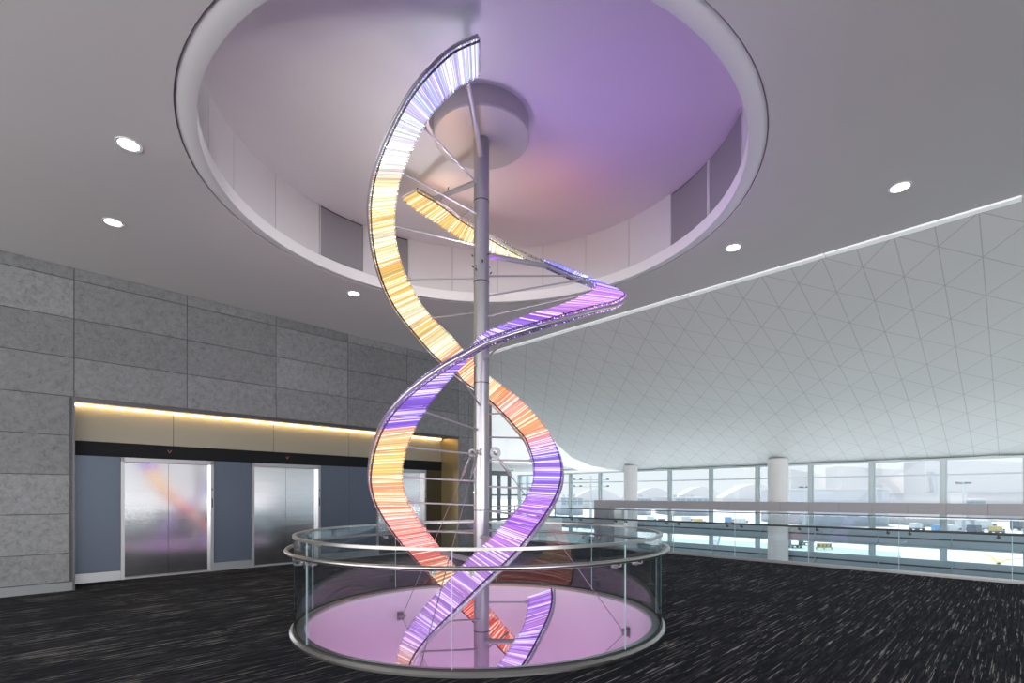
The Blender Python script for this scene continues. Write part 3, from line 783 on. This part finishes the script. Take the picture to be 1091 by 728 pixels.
def support(px, py, polex, poley, thick=False, keys=('S1',), side=None):
    q = strand_pt(px, py, keys, side)
    z = CH + (HY - poley) / F * (PC.y - .05)
    p = Vector((PC.x, PC.y, z)); d = Vector((q.x - p.x, q.y - p.y, 0)).normalized()
    p += d * (PR - .01)
    bm = bmesh.new(); r = .034 if thick else .0115
    tube(bm, [p, p.lerp(q, .97)], r, 14)
    v = (q - p).normalized()
    tube(bm, [q - v * .06, q + v * .0], .02 if not thick else .024, 10)
    tube(bm, [p - v * .0, p + v * .02], r * 1.5 if not thick else r * 1.1, 12)
    hpart('support_tube' if thick else 'support_rod', bm, M['satin'])
T_, N_ = True, False
for a in ((499.6, 86, 513, 167, T_, ('S1',), 1), (451, 134, 509, 197, N_, ('S1',), 1), (427, 184.4, 507, 227, N_, ('S1',), 1), (418.5, 240.4, 504, 259, N_, ('S1',), 1),
          (433, 298, 503, 294, N_, ('S1',), 1), (459.7, 340, 503, 330, N_, ('S1',), 1), (535, 442.5, 521.5, 439.4, N_, ('S1',), 0), (558.5, 466.5, 521, 465, N_, ('S1',), 0),
          (567, 491, 519, 490, N_, ('S1',), 0), (566, 520, 517, 518.4, N_, ('S1',), 0), (549, 548, 515, 544.5, N_, ('S1',), 0), (527, 578, 510, 572.6, T_, ('S1',), 0),
          (477, 663, 504.5, 659.5, N_, ('S1',), 1), (447, 696, 501.5, 691.7, N_, ('S1',), 1),
          (462, 211, 503, 188, T_, ('S2',), 0), (490.4, 232.6, 505, 207, N_, ('S2',), 0), (584, 285, 522, 267.5, T_, ('S2',), 0), (605.6, 294.5, 521.5, 291, N_, ('S2',), 0),
          (617, 302, 520.7, 312.7, N_, ('S2',), 0), (633, 311, 518, 336.6, N_, ('S2',), 0), (571, 346, 515.4, 384, N_, ('S2',), 0), (485, 394, 511.6, 432.4, N_, ('S2',), 0),
          (450, 438.5, 509.3, 458.4, N_, ('S2',), 0), (431.5, 475.5, 499, 484, N_, ('S2',), 0), (427.5, 509, 505, 512.6, N_, ('S2',), 0), (434, 535.2, 502.6, 538.5, N_, ('S2',), 0),
          (446, 555.4, 501, 555, N_, ('S2',), 0), (454.6, 566, 502.6, 568.5, N_, ('S2',), 0), (471, 588.5, 502.6, 600, T_, ('S2',), 0), (540, 676, 519, 697, N_, ('S2',), 0),
          (563.5, 642, 520, 642.5, N_, ('S3',), 0), (551, 684, 518, 683, T_, ('S3',), 0)):
    support(*a)

# small spots added at bands and pole to light the dome and canopy
def fill_spot(p, target, col, energy, size=70):
    d = (target - p).normalized()
    e = bpy.data.objects.new('led_projector', None); COL.objects.link(e); e.parent = HS
    p = p.copy(); bm = bmesh.new(); tube(bm, [p - d * .03, p], .009, 10); e2 = hpart('led_projector', bm, M['darkmetal'])
    bpy.data.objects.remove(e)
    l = bpy.data.lights.new('led', 'SPOT'); l.energy = energy; l.color = col; l.spot_size = radians(size); l.spot_blend = 1; l.shadow_soft_size = .04
    o = bpy.data.objects.new('led_lamp', l); COL.objects.link(o); o.parent = e2
    q = p + d * .01 - Vector((PC.x, PC.y, 0)); o.location = q; o.rotation_euler = d.to_track_quat('-Z', 'Y').to_euler()
for a in FILL_SPOTS: fill_spot(*a)

# guy cables from the pole to the well wall
def well_pt(px, far=True):
    Y = depth(px, RW, 'f' if far else 'n'); return ((px - CX) / F * Y, Y)
def guy(name_lbl, top, az_px, far, zanchor=-.38):
    X, Y = well_pt(az_px, far); anchor = Vector((X, Y, zanchor))
    inw = (Vector((PC.x, PC.y, 0)) - Vector((X, Y, 0))).normalized()
    e = empty('guy_cable', name_lbl, 'cable', None, (top.x, top.y, top.z)); inv = Matrix.Translation(-top)
    def pt(name, bm, m, par=e): bm.transform(inv); return link(name, bm, m, par, 40)
    end = anchor + inw * .07; v = (end - top).normalized()
    bm = bmesh.new(); tube(bm, [top, end], .0055, 8); pt('wire', bm, M['cable'])
    bm = bmesh.new(); tube(bm, [top + v * .05, top + v * .12, top + v * .13, top + v * .34, top + v * .35, top + v * .42], [.012, .012, .018, .018, .010, .008], 10); pt('turnbuckle', bm, M['steel'])
    bm = bmesh.new()
    side = v.cross(inw).normalized()
    ring = [top + (v * cos(t) + Vector((0, 0, 1)).cross(v).normalized() * sin(t)) * .03 for t in [2 * pi * k / 16 for k in range(16)]]
    tube(bm, ring, .008, 6, closed=True); pt('eye_ring', bm, M['steel'])
    # wall bracket: two cheek plates and a pin
    bm = bmesh.new(); tv = Vector((-inw.y, inw.x, 0))
    T = Matrix((( inw.x, tv.x, 0, X), (inw.y, tv.y, 0, Y), (0, 0, 1, zanchor), (0, 0, 0, 1)))
    box(bm, (0.0, -.05, -.07), (.015, .05, .07), T, .003)
    for s in (-1, 1): box(bm, (.0, s * .025 - .006, -.045), (.09, s * .025 + .006, .045), T, .003)
    tube(bm, [T @ Vector((.07, -.06, 0)), T @ Vector((.07, .06, 0))], .018, 10)
    pt('wall_bracket', bm, M['cable'])
    low = Vector((PC.x, PC.y, -1.9)) - inw * PR
    bm = bmesh.new(); tube(bm, [anchor + inw * .08 - Vector((0, 0, .03)), low], .0055, 8); pt('lower_wire', bm, M['cable'])
    return e
zt = CH + (HY - 483) / F * 6.46
guy('thin steel guy cable from the pole to the bracket left on the well wall', Vector((-.387 - .13, 6.46 + .08, zt)), 426, True)
guy('thin steel guy cable from the pole ring to the right bracket on the well wall', Vector((-.387 + .17, 6.46 + .06, zt)), 669.5, True)
guy('thin steel guy cable coming from the pole towards the front of the well', Vector((-.387 - .04, 6.46 - .14, zt)), 431.5, False)
# ring plates welded to the pole for the cables
for dx, dy, R_, nm in ((.17, .06, .075, 'cable_ring_plate'), (-.12, .06, .05, 'cable_ring_plate'), (-.0, -.11, .045, 'cable_ring_plate')):
    bm = bmesh.new(); c = Vector((PC.x + dx, PC.y + dy, zt + .01))
    n = 28; ax = Vector((dx, dy, 0)).normalized() if abs(dx) > .05 else Vector((0, -1, 0)); zz = Vector((0, 0, 1)); th = ax.cross(zz) * .012
    ro, ri = [], []
    for s in (-1, 1):
        ro.append([bm.verts.new(c + (ax * cos(2 * pi * k / n) + zz * sin(2 * pi * k / n)) * R_ + th * s) for k in range(n)])
        ri.append([bm.verts.new(c + (ax * cos(2 * pi * k / n) + zz * sin(2 * pi * k / n)) * R_ * .5 + th * s) for k in range(n)])
    for k in range(n):
        j = (k + 1) % n
        bm.faces.new((ro[0][k], ro[0][j], ro[1][j], ro[1][k])); bm.faces.new((ri[0][k], ri[1][k], ri[1][j], ri[0][j]))
        bm.faces.new((ro[0][k], ri[0][k], ri[0][j], ro[0][j])); bm.faces.new((ro[1][k], ro[1][j], ri[1][j], ri[1][k]))
    normals(bm); hpart(nm, bm, M['satin'], smooth=30)

# ---------------------------------------------------------------- round balustrade
def round_balustrade():
    e = empty('round_glass_balustrade', 'circular clear glass balustrade with steel handrail around the floor opening', 'balustrade', loc=(PC.x, PC.y, 0))
    O = Vector((0, 0, 0)); RG = 2.18
    def pt(name, bm, m, par=e, sm=40): normals(bm); return link(name, bm, m, par, sm)
    bm = bmesh.new(); rev(bm, [(RW - .02, .0), (RW - .02, .035), (RW - .005, .045), (RG + .03, .045), (RG + .055, .02), (RG + .055, -.0)], O, 144); pt('base_shoe', bm, M['steel'])
    bm = bmesh.new(); rev(bm, [(RW - .021, -.05), (RW - .021, 0.0), (RW+.01, 0.0), (RW+.01, -.05)], O, 144); pt('inner_nosing', bm, M['white'])
    bm = bmesh.new(); rev(bm, [(RG - .012, .046), (RG - .012, .056), (RG + .02, .056), (RG + .02, .046)], O, 144); pt('dark_gasket', bm, M['gap'])
    a0 = -pi / 2 - radians(3)      # joint nearest the camera
    for k in range(8):
        s = a0 + k * pi / 4 + .0012; t = a0 + (k + 1) * pi / 4 - .0012
        bm = bmesh.new(); rev(bm, [(RG, .05), (RG, 1.06), (RG + .012, 1.06), (RG + .012, .05)], O, 24, s, t)
        pt('glass_panel', bm, M['baluglass'])
        bm = bmesh.new(); rev(bm, [(RG - .0005, .05), (RG - .0005, 1.06), (RG + .0125, 1.06), (RG + .0125, .05)], O, 1, t - .0004, t + .0014)
        pt('panel_joint', bm, M['edgeglass'])
    bm = bmesh.new(); rev(bm, [(RG - .012, 1.055), (RG - .012, 1.082), (RG + .024, 1.082), (RG + .024, 1.055)], O, 144); pt('top_cap', bm, M['steel'])
    bm = bmesh.new()
    RR, ZR = 2.265, .915
    tube(bm, [(RR * cos(2 * pi * k / 144), RR * sin(2 * pi * k / 144), ZR) for k in range(144)], .022, 14, closed=True); pt('handrail', bm, M['steel'], sm=80)
    for k in range(8):
        for s in (-1, 1):
            a = a0 + k * pi / 4 + s * radians(4.3); c, n = cos(a), sin(a)
            bm = bmesh.new()
            P = lambda r, z: Vector((r * c, r * n, z))
            tube(bm, [P(RG - .018, .865), P(RG + .03, .865)], .022, 12)
            tube(bm, [P(RG + .02, .865), P(RR - .02, .865), P(RR, .872), P(RR, ZR - .015)], .008, 8)
            pt('handrail_bracket', bm, M['steel'])
    return e
round_balustrade()
# straight balustrade along the floor edge before the windows
def edge_balustrade():
    Kb = KE - .02
    root = empty('glass_balustrade', 'long straight glass balustrade along the carpet edge in front of the windows', 'balustrade', loc=KD(Kb, 0, 0))
    inv = Matrix.Translation(-root.location)
    def pt(name, bm, m): bm.transform(inv); normals(bm); return link(name, bm, m, root, 40)
    ds = [2.39 + 2.226 * k for k in range(-9, 7)] 
    a, b = ds[0], ds[-1]
    bm = bmesh.new(); kbox(bm, Kb - .05, Kb + .05, a, b, .028, .06, .004); pt('base_channel', bm, M['steel'])
    bm = bmesh.new(); kbox(bm, Kb - .022, Kb + .022, a, b, 1.10, 1.122, .004); pt('top_cap', bm, M['darkmetal'])
    for p, q in zip(ds[:-1], ds[1:]):
        bm = bmesh.new(); kbox(bm, Kb - .012, Kb + .012, p + .008, q - .008, .05, 1.105); pt('glass_panel', bm, M['baluglass'])
        bm = bmesh.new(); kbox(bm, Kb - .010, Kb + .010, p - .007, p + .007, .05, 1.105); pt('panel_joint', bm, M['edgeglass'])
    bm = bmesh.new(); tube(bm, [KD(Kb - .14, a, .845), KD(Kb - .14, b, .845)], .022, 12); pt('handrail', bm, M['darkmetal'])
    for d in ds:
        for s in (-.24, .24):
            if not a < d + s < b: continue
            bm = bmesh.new(); tube(bm, [KD(Kb + .02, d + s, .78), KD(Kb - .14, d + s, .78), KD(Kb - .14, d + s, .83)], .012, 8)
            tube(bm, [KD(Kb - .04, d + s, .78), KD(Kb - .012, d + s, .78)], .03, 12); pt('handrail_bracket', bm, M['darkmetal'])
edge_balustrade()
# lobby rails far behind the pole
bm = bmesh.new()
for z in (.98, 1.14): tube(bm, [KD(12, 18.4, z), KD(21.8, 18.4, z)], .022, 8)
tube(bm, [KD(21.8, 18.4, .6), KD(21.8, 18.4, 1.16)], .022, 8); tube(bm, [KD(18.6, 18.4, .6), KD(18.6, 18.4, 1.16)], .022, 8)
tag(link('guard_rail', bm, M['cable'], None, 40), 'slim steel double guard rail on the pale parapet in the far lobby', 'railing')

# ---------------------------------------------------------------- airfield
ZA = -5.6
def gbox(name, m, c, size, rz=0, parent=None, bevel=0):
    bm = bmesh.new(); box(bm, (-size[0] / 2, -size[1] / 2, 0), (size[0] / 2, size[1] / 2, size[2]), None, bevel)
    o = link(name, bm, m, parent); o.location = c; o.rotation_euler.z = rz; return o
bm = bmesh.new(); kbox(bm, KW + .6, 900, -900, 900, ZA - .3, ZA); struct(link('ground', bm, M['apron']))
def gp(x, y, z=ZA):        # apron point under a picture position
    Y = (CH - z) * F / (y - HY); return Vector(((x - CX) / F * Y, Y, z))
def poly(name, pts, m, lbl=None):
    bm = bmesh.new(); vs = [bm.verts.new((p.x, p.y, ZA + .02)) for p in pts]; f = bm.faces.new(vs); normals(bm)
    ex = bmesh.ops.extrude_face_region(bm, geom=[f])
    for v in ex['geom']:
        if isinstance(v, bmesh.types.BMVert): v.co.z += .02
    normals(bm); return struct(link(name, bm, m))
poly('marking', [gp(700, 583), gp(880, 592), gp(960, 594), gp(960, 589), gp(860, 581), gp(700, 573)], M['apgreen'])
def curve_line(pts, w, m):
    bm = bmesh.new(); P = catmull([Vector(p) for p in pts], 8); L = []
    for i, p in enumerate(P):
        t = (P[min(i + 1, len(P) - 1)] - P[max(i - 1, 0)]).normalized(); n = Vector((-t.y, t.x, 0)) * w / 2
        L.append([bm.verts.new(p + n + Vector((0, 0, z))) for z in (.015, .03)] + [bm.verts.new(p - n + Vector((0, 0, z))) for z in (.03, .015)])
    for a, b in zip(L[:-1], L[1:]):
        for k in range(4): bm.faces.new((a[k], a[(k + 1) % 4], b[(k + 1) % 4], b[k]))
    bm.faces.new(L[0]); bm.faces.new(L[-1][::-1])
    normals(bm); return struct(link('marking', bm, m))
curve_line([gp(1035, 588), gp(1055, 593), gp(1063, 600), gp(1068, 606)], .35, M['apyellow'])
curve_line([gp(1091, 595), gp(1072, 597), gp(1064, 601), gp(1050, 604), gp(1020, 604)], .35, M['apyellow'])

def arc_building(name, x0, x1, ytop, Y, m, rise=.25, lean=0, label='', depth_=8):
    """hangar like terminal with a bowed roof; x0..x1 picture columns at depth Y"""
    X0, X1 = (x0 - CX) / F * Y, (x1 - CX) / F * Y; H = CH + (HY - ytop) / F * Y
    e = empty(name, label, 'building', None, ((X0 + X1) / 2, Y, ZA))
    bm = bmesh.new(); n = 20; w = (X1 - X0) / 2
    rings = []
    for yy in (0, depth_):
        r = [bm.verts.new((-w, yy, 0))]
        for i in range(n + 1):
            t = i / n; z = (H - ZA) * (1 - rise + rise * sin(pi * (lean + (1 - lean) * t)) ) if lean >= 0 else (H - ZA) * (1 - rise * t)
            r.append(bm.verts.new((-w + 2 * w * t, yy, z)))
        r.append(bm.verts.new((w, yy, 0))); rings.append(r)
    a, b = rings; N = len(a)
    for i in range(N): bm.faces.new((a[i], a[(i + 1) % N], b[(i + 1) % N], b[i]))
    bm.faces.new(a[::-1]); bm.faces.new(b); normals(bm)
    link('building_shell', bm, m, e)
    bm = bmesh.new(); box(bm, (-w - .3, -.5, (H - ZA) * .42), (w + .3, 0.1, (H - ZA) * .44)); link('facade_ledge', bm, M['terminalgrey'], e)
    return e
arc_building('terminal_building', 985, 1200, 489, 150, M['terminal'], .12, -1, 'huge pale terminal with a gently sloping roof, behind the rightmost windows')
arc_building('terminal_building', 896, 984, 497, 163, M['terminal'], .10, -1, 'pale curved terminal wing seen left of the dark vertical fin')
arc_building('terminal_building', 843, 892, 500, 175, M['terminal'], .18, -1, 'pale terminal roof falling to the right, just right of the round column')
arc_building('terminal_building', 770, 842, 516, 230, M['terminal'], .5, 0, 'pale arched terminal roof immediately left of the round column')
arc_building('terminal_building', 722, 774, 519, 250, M['terminal'], .5, 0, 'small arched pale hangar roof above a long strip of windows')
arc_building('terminal_building', 672, 722, 520, 260, M['terminal'], .5, 0, 'distant arched hangar roof beside the far round column')
arc_building('terminal_building', 610, 664, 521, 260, M['terminal'], .5, 0, 'distant low arched hangar left of the far round column')
# dark fin between the two big wings
bm = bmesh.new()
for k in range(8):
    t = k / 8; t2 = (k + 1) / 8
    def xf(t): return 990.5 + 5.5 * t ** .5
    def yf(t): return 504 + 34 * t
    p = [ray(xf(t), yf(t), 149), ray(xf(t) + 7 - 4 * t, yf(t), 149), ray(xf(t2) + 7 - 4 * t2, yf(t2), 149), ray(xf(t2), yf(t2), 149)]
    v = [bm.verts.new(q) for q in p] + [bm.verts.new(q + Vector((0, 3, 0))) for q in p]
    for f in ((0, 1, 2, 3), (7, 6, 5, 4), (0, 4, 5, 1), (1, 5, 6, 2), (2, 6, 7, 3), (3, 7, 4, 0)): bm.faces.new([v[i] for i in f])
normals(bm); tag(link('facade_fin', bm, M['terminalgrey']), 'grey blue tapering fin standing between the two big terminal wings', 'building part', None, 'structure')
# low box buildings with window strips
def low_building(x0, x1, ytop, Y, label, glass=True, m=None, dep=25):
    X0, X1 = (x0 - CX) / F * Y, (x1 - CX) / F * Y; H = CH + (HY - ytop) / F * Y - ZA; w = (X1 - X0)
    e = empty('low_building', label, 'building', None, ((X0 + X1) / 2, Y, ZA))
    bm = bmesh.new(); box(bm, (-w / 2, 0, 0), (w / 2, dep, H), None, .1); link('building_shell', bm, m or M['terminalgrey'], e)
    bm = bmesh.new(); box(bm, (-w / 2 - .2, -.3, H), (w / 2 + .2, dep + .2, H + .35)); link('roof_slab', bm, M['terminal'], e)
    if glass:
        bm = bmesh.new(); n = max(4, int(w / 1.8)); st = w / n
        for i in range(n):
            for z0, z1 in ((H * .60, H * .76), (H * .80, H * .95)): box(bm, (-w / 2 + st * (i + .12), -.15, z0), (-w / 2 + st * (i + .88), 0, z1))
        link('window_strip', bm, M['termglass'], e)
        bm = bmesh.new()
        for i in range(3): box(bm, (-w * .3 + i * w * .25, dep * .3, H + .35), (-w * .3 + i * w * .25 + w * .08, dep * .5, H + 1.2))
        link('roof_unit', bm, M['terminalgrey'], e)
    return e
low_building(866, 947, 522, 120, 'long plain pale block standing in front of the curved terminals', False)
low_building(1030, 1050, 533, 112, 'small dark glazed airside office before the big right terminal')
low_building(1012, 1030, 527, 111, 'white airside stair block beside the small glazed office', False, M['terminal'])
low_building(719, 755, 531, 180, 'long low building with a strip of windows under arched hangar')
low_building(679, 694, 531, 185, 'short low glazed block just right of the far round column')
low_building(598, 621, 530.5, 185, 'low glazed block at far left of the airfield view')
# apron vehicles
def truck(x, y, Y, L, H, label, m, rz=0, tail=True):
    c = ray(x, y, Y); c.z = ZA
    e = empty('service_truck', label, 'truck', 'apron service vehicles', c); e.rotation_euler.z = rz
    bm = bmesh.new(); box(bm, (-L / 2, -.8, .5), (L * .22, .8, H), None, .06); link('cargo_body', bm, m, e)
    bm = bmesh.new(); box(bm, (L * .25, -.75, .4), (L / 2, .75, H * .72), None, .08); link('cab', bm, M['vehicle'], e)
    bm = bmesh.new(); box(bm, (L * .30, -.78, H * .46), (L / 2 + .02, .78, H * .66)); link('cab_window', bm, M['vehdark'], e)
    bm = bmesh.new(); box(bm, (-L / 2, -.7, .3), (L / 2, .7, .5)); link('chassis', bm, M['vehdark'], e)
    for wx in (-L * .33, L * .36):
        for wy in (-.7, .7):
            bm = bmesh.new(); tube(bm, [(wx, wy - .1, .27), (wx, wy + .1, .27)], .27, 14); link('wheel', bm, M['vehdark'], e)
    return e
rnd = random.Random(5)
TR = [(1015, 'vehicle', 5, 2.6, 'white box truck left of the small glazed office on the apron'), (1027, 'vehicle', 6, 3.2, 'white high loader truck directly before the small glazed office'),
      (1039, 'vehdark', 5, 2.6, 'dark tug truck among white trucks before the terminal'), (1050, 'vehicle', 7, 3.2, 'long white truck right of the small glazed office'),
      (1062, 'vehyellow', 4, 2.2, 'yellow bodied service truck near right end of the truck row'), (1086, 'vehdark', 7, 3.4, 'large dark truck at right end of the apron row'),
      (1000, 'vehblue', 4, 2.6, 'small blue service truck standing alone left of the white trucks'), (977, 'vehicle', 5, 2.4, 'white truck farthest left of the row before the right terminal'),
      (790, 'vehicle', 6, 2.8, 'white truck seen just left of the round column'), (777, 'vehblue', 5, 2.6, 'blue truck beside a white truck near the round column'),
      (745, 'vehyellow', 6, 2.6, 'yellow truck under the low strip windowed building'), (732, 'vehicle', 5, 2.8, 'white truck under left end of the strip windowed building'),
      (706, 'vehdark', 5, 2.6, 'dark truck between the two round columns'), (694, 'vehicle', 5, 3.0, 'white truck just right of the far round column'),
      (628, 'vehicle', 6, 3.0, 'white truck seen left of the grey beam leg'), (618, 'vehdark', 5, 2.6, 'dark truck farthest left on the apron')]
for i, (x, m, L, H, lb) in enumerate(TR): truck(x, 560, (95 if x > 960 else 120) + (i % 2) * 9, L * .42, H * .62, lb, M[m], (i % 3 - 1) * .25)
# blue boarding stairs on the apron
def stairs():
    c = gp(762, 590); c.z = ZA; e = empty('boarding_stairs', 'bright blue mobile boarding stairs parked below the windows', 'vehicle', None, c); e.rotation_euler.z = 1.0; e.scale = (.72, .72, .72)
    bm = bmesh.new(); box(bm, (-1.6, -.7, .5), (1.4, .7, .9), None, .03); link('chassis', bm, M['vehblue'], e)
    bm = bmesh.new()
    for i in range(10): box(bm, (-1.5 + i * .26, -.6, .9 + i * .2), (-1.5 + (i + 1) * .26, .6, 1.0 + i * .2))
    link('treads', bm, M['vehicle'], e)
    bm = bmesh.new()
    for s in (-.68, .62): 
        vs = box(bm, (-1.5, s, .9), (1.1, s + .06, 1.9))
        for v in vs: v.co.z += (v.co.x + 1.5) / 2.6 * 2.0
    link('side_panel', bm, M['vehblue'], e)
    for wx in (-1.2, 1.0):
        for wy in (-.65, .65):
            bm = bmesh.new(); tube(bm, [(wx, wy - .1, .3), (wx, wy + .1, .3)], .3, 14); link('wheel', bm, M['vehdark'], e)
stairs()
# yellow taxiway sign
c = gp(878, 586); e = empty('taxiway_sign', 'low yellow taxiway sign on the green apron strip', 'sign', None, c)
bm = bmesh.new(); box(bm, (-.95, -.1, .25), (.95, .1, .85), None, .02); link('sign_panel', bm, M['vehyellow'], e)
bm = bmesh.new()
for s in (-1, 0, 1): box(bm, (s - .04, -.04, 0), (s + .04, .04, .36))
link('sign_foot', bm, M['vehdark'], e)
for s, w in ((-.7, .25), (-.2, .18), (.25, .22), (.75, .2)):
    bm = bmesh.new(); box(bm, (s - w / 2, -.115, .4), (s + w / 2, -.1, .7)); link('lettering', bm, M['vehdark'], e)
# small dark baggage carts
for x, y, lb in ((847, 584, 'small dark baggage cart nearest the round column'), (859.5, 581, 'small dark baggage cart left of the yellow taxiway sign')):
    c = gp(x, y); e = empty('baggage_cart', lb, 'cart', 'baggage carts', c)
    bm = bmesh.new(); box(bm, (-.8, -.5, .3), (.8, .5, .4), None, .01); box(bm, (-.8, -.5, .4), (-.74, .5, 1.1)); box(bm, (.74, -.5, .4), (.8, .5, 1.1)); box(bm, (-.8, -.5, 1.05), (.8, .5, 1.12)); link('cart_body', bm, M['vehdark'], e)
    for wx in (-.55, .55):
        for wy in (-.4, .4):
            bm = bmesh.new(); tube(bm, [(wx, wy - .05, .15), (wx, wy + .05, .15)], .15, 10); link('wheel', bm, M['vehdark'], e)
# floodlight mast with two tiers of lamps
def mast(x, ytop, Y, label, tiers, arm):
    b = ray(x, 528, Y); top = CH + (HY - ytop) / F * Y; e = empty('floodlight_mast', label, 'light mast', None, (b.x, b.y, ZA))
    bm = bmesh.new(); tube(bm, [(0, 0, 0), (0, 0, top - ZA)], [.35, .15], 10); link('mast_pole', bm, M['terminalgrey'], e)
    for yy in tiers:
        z = CH + (HY - yy) / F * Y - ZA
        bm = bmesh.new(); tube(bm, [(-arm, 0, z), (arm, 0, z)], .06, 8); link('cross_arm', bm, M['vehdark'], e)
        for s in (-1, -.6, .6, 1):
            bm = bmesh.new(); box(bm, (s * arm - .3, -.3, z - .05), (s * arm + .3, .3, z + .3), None, .08); link('lamp_head', bm, M['vehdark'], e)
mast(629.5, 507, 110, 'tall floodlight mast with two tiers of lamps seen at left windows', (511.5, 518.8), 2.6 * 1.4)
mast(1026.5, 515, 99, 'slim floodlight mast before the large right terminal', (515.5,), 1.1)
mast(857, 519, 115, 'short floodlight mast just right of the round column', (520,), .9)
